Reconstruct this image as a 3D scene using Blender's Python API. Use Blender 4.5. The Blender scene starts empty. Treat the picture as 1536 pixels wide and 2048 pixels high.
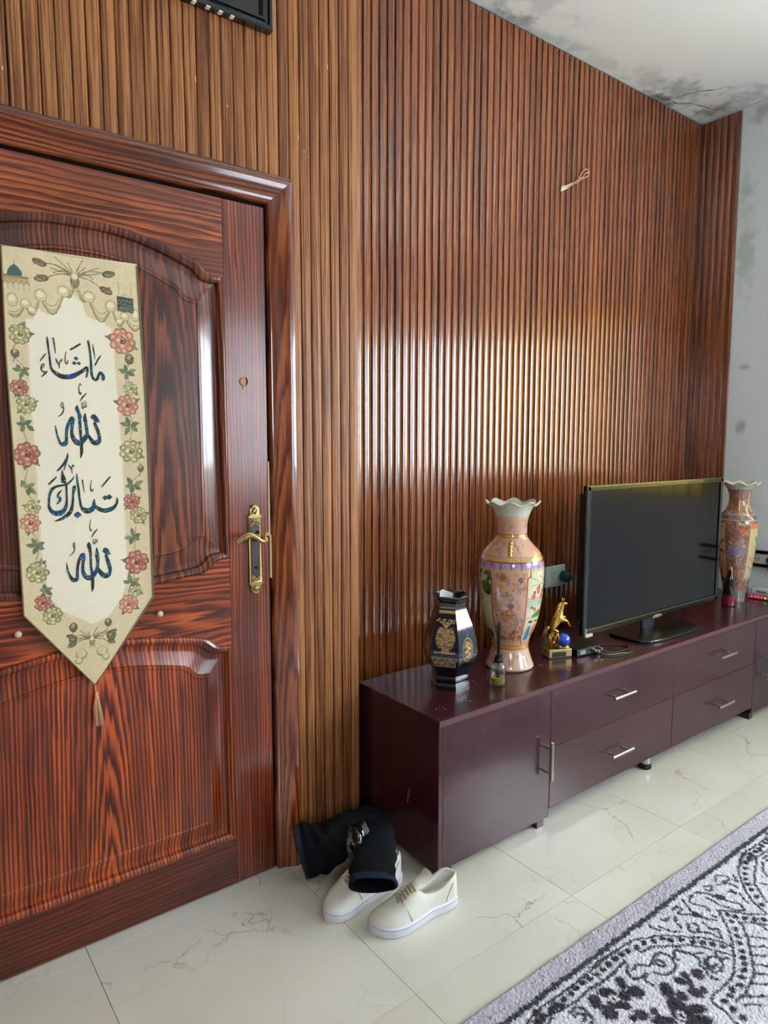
import bpy, bmesh, math, random
import numpy as np
from mathutils import Vector, Matrix
random.seed(7); RNG = np.random.default_rng(11)
SC = bpy.context.scene
COL = SC.collection
PI = math.pi

# ------------------------------------------------------------------ camera
CAM_Y, CAM_Z, YAW, PITCH, ROLL, FPX = -1.8503, 1.3495, .6498, .1051, -.0005, 1368.34
cam = bpy.data.cameras.new('camera'); cam_o = bpy.data.objects.new('camera', cam); COL.objects.link(cam_o)
cam.sensor_fit = 'HORIZONTAL'; cam.sensor_width = 36.0; cam.lens = 36.0 * FPX / 1536.0
cam.clip_start = .02; cam.clip_end = 200
_f = Vector((math.sin(YAW)*math.cos(PITCH), math.cos(YAW)*math.cos(PITCH), -math.sin(PITCH)))
_r = Vector((math.cos(YAW), -math.sin(YAW), 0)); _u = _r.cross(_f)
_m = Matrix((_r, _u, -_f)).transposed().to_4x4()
cam_o.matrix_world = Matrix.Translation((0, CAM_Y, CAM_Z)) @ _m @ Matrix.Rotation(-ROLL, 4, 'Z')
SC.camera = cam_o

# ------------------------------------------------------------------ light: the sky through the windows
W = bpy.data.worlds.new('sky'); SC.world = W; W.use_nodes = True
bg = W.node_tree.nodes['Background']; bg.inputs[0].default_value = (.80, .90, 1.0, 1); bg.inputs[1].default_value = 11.0
def portal(name, loc, rot, sx, sy):
    l = bpy.data.lights.new(name, 'AREA'); l.shape = 'RECTANGLE'; l.size = sx; l.size_y = sy; l.cycles.is_portal = True
    o = bpy.data.objects.new(name, l); o.location = loc; o.rotation_euler = rot; COL.objects.link(o)
RX, RYB, RXL, NY, CEIL = 3.85, -3.60, -1.70, .283, 3.107      # room: right wall, back wall, left wall, niche wall, ceiling
WIN_Y0, WIN_Y1, WIN_Z0, WIN_Z1 = -3.05, -.58, 1.09, 2.20      # window in the right wall
BW_X0, BW_X1, BW_Z0, BW_Z1 = 2.30, 3.60, .95, 2.30              # window in the back wall
DW_X0, DW_X1, DW_Z0, DW_Z1 = -1.55, -.75, 1.35, 2.35          # unseen high opening added at the left of the back wall, for fill light
portal('portal_high', ((DW_X0+DW_X1)/2, RYB - .1, (DW_Z0+DW_Z1)/2), (PI/2, 0, 0), DW_X1-DW_X0, DW_Z1-DW_Z0)
portal('portal_right', (RX + .1, (WIN_Y0+WIN_Y1)/2, (WIN_Z0+WIN_Z1)/2), (0, PI/2, 0), WIN_Z1-WIN_Z0, WIN_Y1-WIN_Y0)
portal('portal_back', ((BW_X0+BW_X1)/2, RYB - .1, (BW_Z0+BW_Z1)/2), (PI/2, 0, 0), BW_X1-BW_X0, BW_Z1-BW_Z0)
SC.view_settings.view_transform = 'Standard'; SC.view_settings.look = 'None'
SC.view_settings.gamma = 1.0; SC.view_settings.use_curve_mapping = False
SC.view_settings.exposure = 1.2
SC.cycles.max_bounces = 10; SC.cycles.diffuse_bounces = 6; SC.cycles.glossy_bounces = 5; SC.cycles.transmission_bounces = 10
SC.cycles.transparent_max_bounces = 16; SC.cycles.sample_clamp_indirect = 8; SC.cycles.blur_glossy = .5
SC.cycles.caustics_reflective = False; SC.cycles.caustics_refractive = False

# ------------------------------------------------------------------ helpers
def lin(c):
    c = np.asarray(c, float) / 255.0
    return np.where(c <= .04045, c/12.92, ((c+.055)/1.055)**2.4)
def L4(c): return tuple(float(v) for v in lin(c)) + (1.0,)

class NT:
    def __init__(s, name):
        s.m = bpy.data.materials.new(name); s.m.use_nodes = True; s.t = s.m.node_tree
        s.p = s.t.nodes['Principled BSDF']; s.out = s.t.nodes['Material Output']
    def n(s, typ, **kw):
        nd = s.t.nodes.new(typ)
        for k, v in kw.items():
            if k.startswith('i_'):
                key = k[2:]; key = int(key) if key.isdigit() else key.replace('_', ' ')
                nd.inputs[key].default_value = v
            else: setattr(nd, k, v)
        return nd
    def l(s, a, b): s.t.links.new(a, b)
    def math(s, op, a, b=None, c=None):
        nd = s.t.nodes.new('ShaderNodeMath'); nd.operation = op
        for i, v in enumerate((a, b, c)):
            if v is None: continue
            if isinstance(v, (int, float)): nd.inputs[i].default_value = v
            else: s.l(v, nd.inputs[i])
        return nd.outputs[0]
    def ramp(s, fac, stops, interp='LINEAR'):
        nd = s.t.nodes.new('ShaderNodeValToRGB'); r = nd.color_ramp; r.interpolation = interp
        while len(r.elements) > 1: r.elements.remove(r.elements[-1])
        r.elements[0].position = stops[0][0]; r.elements[0].color = stops[0][1]
        for p, c in stops[1:]:
            e = r.elements.new(p); e.color = c
        s.l(fac, nd.inputs[0]); return nd.outputs[0]
    def mix(s, fac, a, b, mode='MIX'):
        nd = s.t.nodes.new('ShaderNodeMix'); nd.data_type = 'RGBA'; nd.blend_type = mode
        for sock, v in ((nd.inputs[0], fac), (nd.inputs[6], a), (nd.inputs[7], b)):
            if isinstance(v, (int, float, tuple)): sock.default_value = v
            else: s.l(v, sock)
        return nd.outputs[2]
    def set(s, rough=None, metal=None, spec=None, coat=None, coat_rough=None, base=None):
        p = s.p.inputs
        if base is not None: p['Base Color'].default_value = base
        if rough is not None: p['Roughness'].default_value = rough
        if metal is not None: p['Metallic'].default_value = metal
        if spec is not None: p['Specular IOR Level'].default_value = spec
        if coat is not None: p['Coat Weight'].default_value = coat
        if coat_rough is not None: p['Coat Roughness'].default_value = coat_rough
        return s
    def bump(s, h, strength=.2, dist=.001):
        b = s.n('ShaderNodeBump'); b.inputs['Strength'].default_value = strength; b.inputs['Distance'].default_value = dist
        s.l(h, b.inputs['Height']); s.l(b.outputs[0], s.p.inputs['Normal'])

def plain(name, c, rough=.5, metal=0, coat=0, var=.12, scale=40, spec=.5, bump=0, coat_rough=.05):
    t = NT(name).set(rough=rough, metal=metal, coat=coat, spec=spec, coat_rough=coat_rough)
    no = t.n('ShaderNodeTexNoise', i_Scale=scale, i_Detail=4.0); tc = t.n('ShaderNodeTexCoord'); t.l(tc.outputs['Object'], no.inputs['Vector'])
    a = L4(c); k = 1-var
    t.l(t.mix(no.outputs[0], (a[0]*k, a[1]*k, a[2]*k, 1), (min(1, a[0]*(1+var)), min(1, a[1]*(1+var)), min(1, a[2]*(1+var)), 1)), t.p.inputs['Base Color'])
    if bump: t.bump(no.outputs[0], bump, .002)
    return t.m

def wood(name, ax, uc, d0, k, freq, dark, mid, light, wob=.5, seed=0., rough=.3, coat=.6, coat_rough=.12, blotch=.5, edge=.86):
    """plain-sawn board: rings of a tapering log cut by a plane; ax = grain axis ('z' or 'x')"""
    t = NT(name).set(rough=rough, coat=coat, coat_rough=coat_rough)
    tc = t.n('ShaderNodeTexCoord'); sp = t.n('ShaderNodeSeparateXYZ'); t.l(tc.outputs['Object'], sp.inputs[0])
    u, w = (sp.outputs[0], sp.outputs[2]) if ax == 'z' else (sp.outputs[2], sp.outputs[0])
    cb = t.n('ShaderNodeCombineXYZ'); t.l(t.math('MULTIPLY', u, 9.0), cb.inputs[0]); t.l(t.math('MULTIPLY', w, 1.5), cb.inputs[1]); cb.inputs[2].default_value = seed
    n1 = t.n('ShaderNodeTexNoise', i_Scale=1.0, i_Detail=3.0, i_Roughness=.55); t.l(cb.outputs[0], n1.inputs['Vector'])
    cb2 = t.n('ShaderNodeCombineXYZ'); t.l(t.math('MULTIPLY', u, 45.0), cb2.inputs[0]); t.l(t.math('MULTIPLY', w, 9.0), cb2.inputs[1]); cb2.inputs[2].default_value = seed + 5
    n2 = t.n('ShaderNodeTexNoise', i_Scale=1.0, i_Detail=2.0); t.l(cb2.outputs[0], n2.inputs['Vector'])
    du = t.math('SUBTRACT', u, uc); dw = t.math('ADD', t.math('MULTIPLY', w, k), d0)
    rr = t.math('SQRT', t.math('ADD', t.math('MULTIPLY', du, du), t.math('MULTIPLY', dw, dw)))
    ph = t.math('ADD', t.math('MULTIPLY', rr, freq), t.math('MULTIPLY', n1.outputs[0], wob*6))
    ph = t.math('ADD', ph, t.math('MULTIPLY', n2.outputs[0], wob*.9))
    cb5 = t.n('ShaderNodeCombineXYZ'); t.l(t.math('MULTIPLY', u, 130.0), cb5.inputs[0]); t.l(t.math('MULTIPLY', w, 1.3), cb5.inputs[1]); cb5.inputs[2].default_value = seed+21
    n5 = t.n('ShaderNodeTexNoise', i_Scale=1.0, i_Detail=1.0); t.l(cb5.outputs[0], n5.inputs['Vector'])
    ph = t.math('ADD', ph, t.math('MULTIPLY', n5.outputs[0], .9))
    fr = t.math('FRACT', ph)
    c = t.ramp(fr, [(0, L4(dark)), (.28, L4(mid)), (.55, L4(light)), (edge-.08, L4(light)), (edge+.06, L4(mid)), (1, L4(dark))])
    cb6 = t.n('ShaderNodeCombineXYZ'); t.l(t.math('MULTIPLY', u, 34.0), cb6.inputs[0]); t.l(t.math('MULTIPLY', w, .9), cb6.inputs[1]); cb6.inputs[2].default_value = seed+31
    n6 = t.n('ShaderNodeTexNoise', i_Scale=1.0, i_Detail=2.0); t.l(cb6.outputs[0], n6.inputs['Vector'])
    c = t.mix(t.ramp(n6.outputs[0], [(.42, (0, 0, 0, 1)), (.64, (.7, .7, .7, 1))]), c, L4([(a+b)/2 for a, b in zip(dark, mid)]))
    cb3 = t.n('ShaderNodeCombineXYZ'); t.l(t.math('MULTIPLY', u, 420.0), cb3.inputs[0]); t.l(t.math('MULTIPLY', w, 12.0), cb3.inputs[1])
    n3 = t.n('ShaderNodeTexNoise', i_Scale=1.0, i_Detail=2.0); t.l(cb3.outputs[0], n3.inputs['Vector'])
    c = t.mix(.55, c, t.ramp(n3.outputs[0], [(.3, (.35, .35, .35, 1)), (.65, (1, 1, 1, 1))]), 'MULTIPLY')
    cb4 = t.n('ShaderNodeCombineXYZ'); t.l(t.math('MULTIPLY', u, 5.0), cb4.inputs[0]); t.l(t.math('MULTIPLY', w, 2.2), cb4.inputs[1]); cb4.inputs[2].default_value = seed+9
    n4 = t.n('ShaderNodeTexNoise', i_Scale=1.0, i_Detail=4.0); t.l(cb4.outputs[0], n4.inputs['Vector'])
    c = t.mix(blotch, c, t.ramp(n4.outputs[0], [(.32, (.22, .16, .14, 1)), (.56, (1, 1, 1, 1))]), 'MULTIPLY')
    t.l(c, t.p.inputs['Base Color']); t.bump(fr, .08, .0006)
    return t.m

def attr_mat(name, rough=.5, coat=0, metal=0, noise_bump=0, nscale=300, coat_rough=.05, sheen=0):
    t = NT(name).set(rough=rough, coat=coat, metal=metal, coat_rough=coat_rough)
    a = t.n('ShaderNodeAttribute', attribute_name='Col'); t.l(a.outputs['Color'], t.p.inputs['Base Color'])
    if sheen: t.p.inputs['Sheen Weight'].default_value = sheen
    if noise_bump:
        no = t.n('ShaderNodeTexNoise', i_Scale=nscale, i_Detail=3.0); tc = t.n('ShaderNodeTexCoord'); t.l(tc.outputs['Object'], no.inputs['Vector'])
        t.bump(no.outputs[0], noise_bump, .002)
    return t.m

def link(o, parent=None):
    COL.objects.link(o)
    if parent is not None: o.parent = parent
    return o
def finish(me, mat, smooth):
    if mat is not None:
        for m in (mat if isinstance(mat, (list, tuple)) else [mat]): me.materials.append(m)
    if smooth is True: me.shade_smooth()
    elif smooth:
        me.shade_smooth(); 
        try: me.set_sharp_from_angle(angle=math.radians(smooth))
        except Exception: pass
def mesh(name, V, F, mat, parent=None, smooth=False, loc=None, rotz=0):
    me = bpy.data.meshes.new(name); me.from_pydata([tuple(map(float, v)) for v in V], [], F); me.validate(); me.update()
    bm = bmesh.new(); bm.from_mesh(me); bmesh.ops.recalc_face_normals(bm, faces=bm.faces); bm.to_mesh(me); bm.free()
    finish(me, mat, smooth); o = bpy.data.objects.new(name, me)
    if loc is not None: o.location = loc
    o.rotation_euler.z = rotz
    return link(o, parent)
class B:
    """collects shapes for one mesh"""
    def __init__(s): s.V = []; s.F = []
    def add(s, V, F):
        k = len(s.V); s.V += [tuple(map(float, v)) for v in V]; s.F += [tuple(i+k for i in f) for f in F]; return s
    def box(s, x0, x1, y0, y1, z0, z1, b=0.0):
        if b <= 0:
            V = [(x0,y0,z0),(x1,y0,z0),(x1,y1,z0),(x0,y1,z0),(x0,y0,z1),(x1,y0,z1),(x1,y1,z1),(x0,y1,z1)]
            return s.add(V, [(0,3,2,1),(4,5,6,7),(0,1,5,4),(1,2,6,5),(2,3,7,6),(3,0,4,7)])
        bm = bmesh.new(); bmesh.ops.create_cube(bm, size=1)
        for v in bm.verts: v.co = Vector((x0+(v.co.x+.5)*(x1-x0), y0+(v.co.y+.5)*(y1-y0), z0+(v.co.z+.5)*(z1-z0)))
        bmesh.ops.bevel(bm, geom=bm.edges[:], offset=b, segments=2, affect='EDGES', profile=.6)
        return s.bm(bm)
    def bm(s, bm, M=None):
        bm.verts.index_update()
        V = [tuple((M @ v.co) if M else v.co) for v in bm.verts]; F = [tuple(v.index for v in f.verts) for f in bm.faces]; bm.free()
        return s.add(V, F)
    def loft(s, rings, close=True, cap=True):
        n = len(rings[0]); V = [p for r in rings for p in r]; F = []
        for i in range(len(rings)-1):
            for j in range(n if close else n-1):
                a, b2 = i*n+j, i*n+(j+1) % n; F.append((a, b2, b2+n, a+n))
        if cap: F.append(tuple(range(n))[::-1]); F.append(tuple((len(rings)-1)*n+j for j in range(n)))
        return s.add(V, F)
    def lathe(s, prof, n=32, c=(0,0,0), cap=True):
        rings = [[(c[0]+r*math.cos(2*PI*j/n), c[1]+r*math.sin(2*PI*j/n), c[2]+z) for j in range(n)] for r, z in prof]
        return s.loft(rings, True, cap)
    def tube(s, P, R, n=10, cap=True, flat=None):
        P = [Vector(p) for p in P]; rings = []
        if isinstance(R, (int, float)): R = [R]*len(P)
        up = Vector((0,0,1)); prev = None
        for i, p in enumerate(P):
            t = (P[min(i+1, len(P)-1)] - P[max(i-1, 0)]).normalized()
            if prev is None:
                a = up if abs(t.dot(up)) < .95 else Vector((0,1,0)); nrm = (a - t*a.dot(t)).normalized()
            else: nrm = (prev - t*prev.dot(t)).normalized()
            prev = nrm; bi = t.cross(nrm); r = R[i]; ra, rb = (r if isinstance(r, tuple) else (r, r))
            rings.append([tuple(p + nrm*(ra*math.cos(2*PI*j/n)) + bi*(rb*math.sin(2*PI*j/n))) for j in range(n)])
        return s.loft(rings, True, cap)
    def sphere(s, c, r, n=16, sx=1, sy=1, sz=1):
        bm = bmesh.new(); bmesh.ops.create_uvsphere(bm, u_segments=n, v_segments=max(6, n//2), radius=r)
        return s.bm(bm, Matrix.Translation(c) @ Matrix.Diagonal((sx, sy, sz, 1)))
    def build(s, name, mat, parent=None, smooth=False, loc=None, rotz=0): return mesh(name, s.V, s.F, mat, parent, smooth, loc, rotz)
def smoothcurve(P, n=8):
    P = [np.array(p, float) for p in P]; out = []
    for i in range(len(P)-1):
        p0, p1, p2, p3 = P[max(i-1,0)], P[i], P[i+1], P[min(i+2,len(P)-1)]
        for k in range(n):
            t = k/n
            out.append(.5*((2*p1)+(p2-p0)*t+(2*p0-5*p1+4*p2-p3)*t*t+(3*p1-p0-3*p2+p3)*t**3))
    out.append(P[-1]); return out
def thing(name, label, cat, loc=(0,0,0), rotz=0, group=None):
    o = bpy.data.objects.new(name, None); o.location = loc; o.rotation_euler.z = rotz; o.empty_display_size = .05; link(o)
    return tag(o, label, cat, group)
def tag(o, label, cat, group=None):
    o['label'] = label; o['category'] = cat
    if group: o['group'] = group
    return o
def struct(o): o['kind'] = 'structure'; return o
def skin(name, pts, edges, mat, parent, levels=2, loc=(0,0,0)):
    """one continuous skinned surface from joints (x,y,z,r)"""
    me = bpy.data.meshes.new(name); me.from_pydata([p[:3] for p in pts], edges, []); me.update()
    o = bpy.data.objects.new(name, me); COL.objects.link(o)
    o.modifiers.new('s', 'SKIN').use_smooth_shade = True
    for i, p in enumerate(pts):
        sv = me.skin_vertices[0].data[i]; sv.radius = (p[3], p[3]); sv.use_root = (i == 0)
    ss = o.modifiers.new('d', 'SUBSURF'); ss.levels = levels; ss.render_levels = levels
    dg = bpy.context.evaluated_depsgraph_get(); m2 = bpy.data.meshes.new_from_object(o.evaluated_get(dg)); m2.name = name
    bpy.data.objects.remove(o); bpy.data.meshes.remove(me)
    m2.materials.clear(); finish(m2, mat, True); o = bpy.data.objects.new(name, m2); o.location = loc
    return link(o, parent)

class Canvas:
    """a colour raster in metres, read into mesh colour attributes"""
    def __init__(s, x0, x1, z0, z1, res, base):
        s.x0, s.z0, s.res = x0, z0, res; s.W = int((x1-x0)/res)+1; s.H = int((z1-z0)/res)+1
        s.a = np.zeros((s.H, s.W, 3), np.float32); s.a[:] = base
        s.jx = s.jz = None
    def win(s, xa, xb, za, zb):
        i0 = max(0, int((xa-s.x0)/s.res)); i1 = min(s.W, int((xb-s.x0)/s.res)+2); j0 = max(0, int((za-s.z0)/s.res)); j1 = min(s.H, int((zb-s.z0)/s.res)+2)
        if i1 <= i0 or j1 <= j0: return None
        X, Z = np.meshgrid(s.x0+np.arange(i0, i1)*s.res, s.z0+np.arange(j0, j1)*s.res)
        return s.a[j0:j1, i0:i1], X, Z
    def blend(s, v, m, col): v += (np.asarray(col, np.float32)-v)*np.clip(m, 0, 1)[..., None].astype(np.float32)
    def ell(s, cx, cz, rx, rz, col, a=1., rot=0., soft=.15, rag=0., ring=None):
        R = max(rx, rz)*1.4+s.res*2; w = s.win(cx-R, cx+R, cz-R, cz+R)
        if w is None: return
        v, X, Z = w; dx, dz = X-cx, Z-cz; c, sn = math.cos(rot), math.sin(rot)
        d = np.sqrt(((dx*c+dz*sn)/rx)**2+((-dx*sn+dz*c)/rz)**2)
        if rag: d = d+RNG.normal(0, rag, d.shape)
        if ring: m = np.clip((ring-np.abs(d-1))/(ring*.6)+.0, 0, 1)
        else: m = np.clip((1-d)/max(soft, 1e-3)+.5, 0, 1)
        s.blend(v, m*a, col)
    def line(s, P, w, col, a=1., rag=0., close=False):
        P = list(P)
        if close: P.append(P[0])
        for (xa, za), (xb, zb) in zip(P[:-1], P[1:]):
            q = s.win(min(xa, xb)-w*2, max(xa, xb)+w*2, min(za, zb)-w*2, max(za, zb)+w*2)
            if q is None: continue
            v, X, Z = q; L = (xb-xa)**2+(zb-za)**2+1e-12
            t = np.clip(((X-xa)*(xb-xa)+(Z-za)*(zb-za))/L, 0, 1); d = np.hypot(X-xa-t*(xb-xa), Z-za-t*(zb-za))
            if rag: d = d+RNG.normal(0, rag, d.shape)
            s.blend(v, np.clip((w/2-d)/s.res+.5, 0, 1)*a, col)
    def poly(s, P, col, a=1.):
        P = np.array(P); w = s.win(P[:,0].min(), P[:,0].max(), P[:,1].min(), P[:,1].max())
        if w is None: return
        v, X, Z = w; ins = np.zeros(X.shape, bool)
        for (xa, za), (xb, zb) in zip(P, np.roll(P, -1, 0)):
            c = (za > Z) != (zb > Z); ins ^= c & (X < (xb-xa)*(Z-za)/(zb-za+1e-12)+xa)
        s.blend(v, ins.astype(np.float32)*a, col)
    def speck(s, amt): s.a *= (1+RNG.normal(0, amt, s.a.shape[:2])[..., None]).astype(np.float32).clip(.3, 2)
    def at(s, X, Z):
        i = np.clip(np.rint((X-s.x0)/s.res).astype(int), 0, s.W-1); j = np.clip(np.rint((Z-s.z0)/s.res).astype(int), 0, s.H-1)
        return s.a[j, i]
def grid_mesh(name, P, C, mat, parent=None, wrap=False, smooth=True):
    """P (H,W,3) points, C (H,W,3) linear colours"""
    H, Wd = P.shape[:2]; me = bpy.data.meshes.new(name); n = H*Wd
    idx = np.arange(n).reshape(H, Wd)
    if wrap: idx = np.concatenate([idx, idx[:, :1]], 1)
    q = np.stack([idx[:-1, :-1], idx[:-1, 1:], idx[1:, 1:], idx[1:, :-1]], -1).reshape(-1, 4).astype(np.int32)
    me.vertices.add(n); me.vertices.foreach_set('co', P.reshape(-1).astype(np.float32))
    me.loops.add(q.size); me.loops.foreach_set('vertex_index', q.reshape(-1))
    me.polygons.add(len(q)); me.polygons.foreach_set('loop_start', np.arange(0, q.size, 4, dtype=np.int32)); me.polygons.foreach_set('loop_total', np.full(len(q), 4, np.int32))
    me.update(calc_edges=True)
    at = me.color_attributes.new('Col', 'FLOAT_COLOR', 'POINT'); c4 = np.ones((n, 4), np.float32); c4[:, :3] = np.clip(C.reshape(-1, 3), 0, 1)
    at.data.foreach_set('color', c4.reshape(-1))
    finish(me, mat, smooth); o = bpy.data.objects.new(name, me); return link(o, parent)
def vnoise(X, Y, f, seed=0, octv=4):
    """value noise on arrays"""
    out = np.zeros(X.shape); amp = 1; tot = 0
    for k in range(octv):
        r = np.random.default_rng(seed+k); T = r.random((64, 64)); x = X*f; y = Y*f; xi = np.floor(x).astype(int); yi = np.floor(y).astype(int)
        u = x-xi; v = y-yi; u = u*u*(3-2*u); v = v*v*(3-2*v); g = lambda a, b: T[a % 64, b % 64]
        out += amp*((g(xi,yi)*(1-u)+g(xi+1,yi)*u)*(1-v)+(g(xi,yi+1)*(1-u)+g(xi+1,yi+1)*u)*v); tot += amp; amp *= .5; f *= 2
    return out/tot

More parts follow.
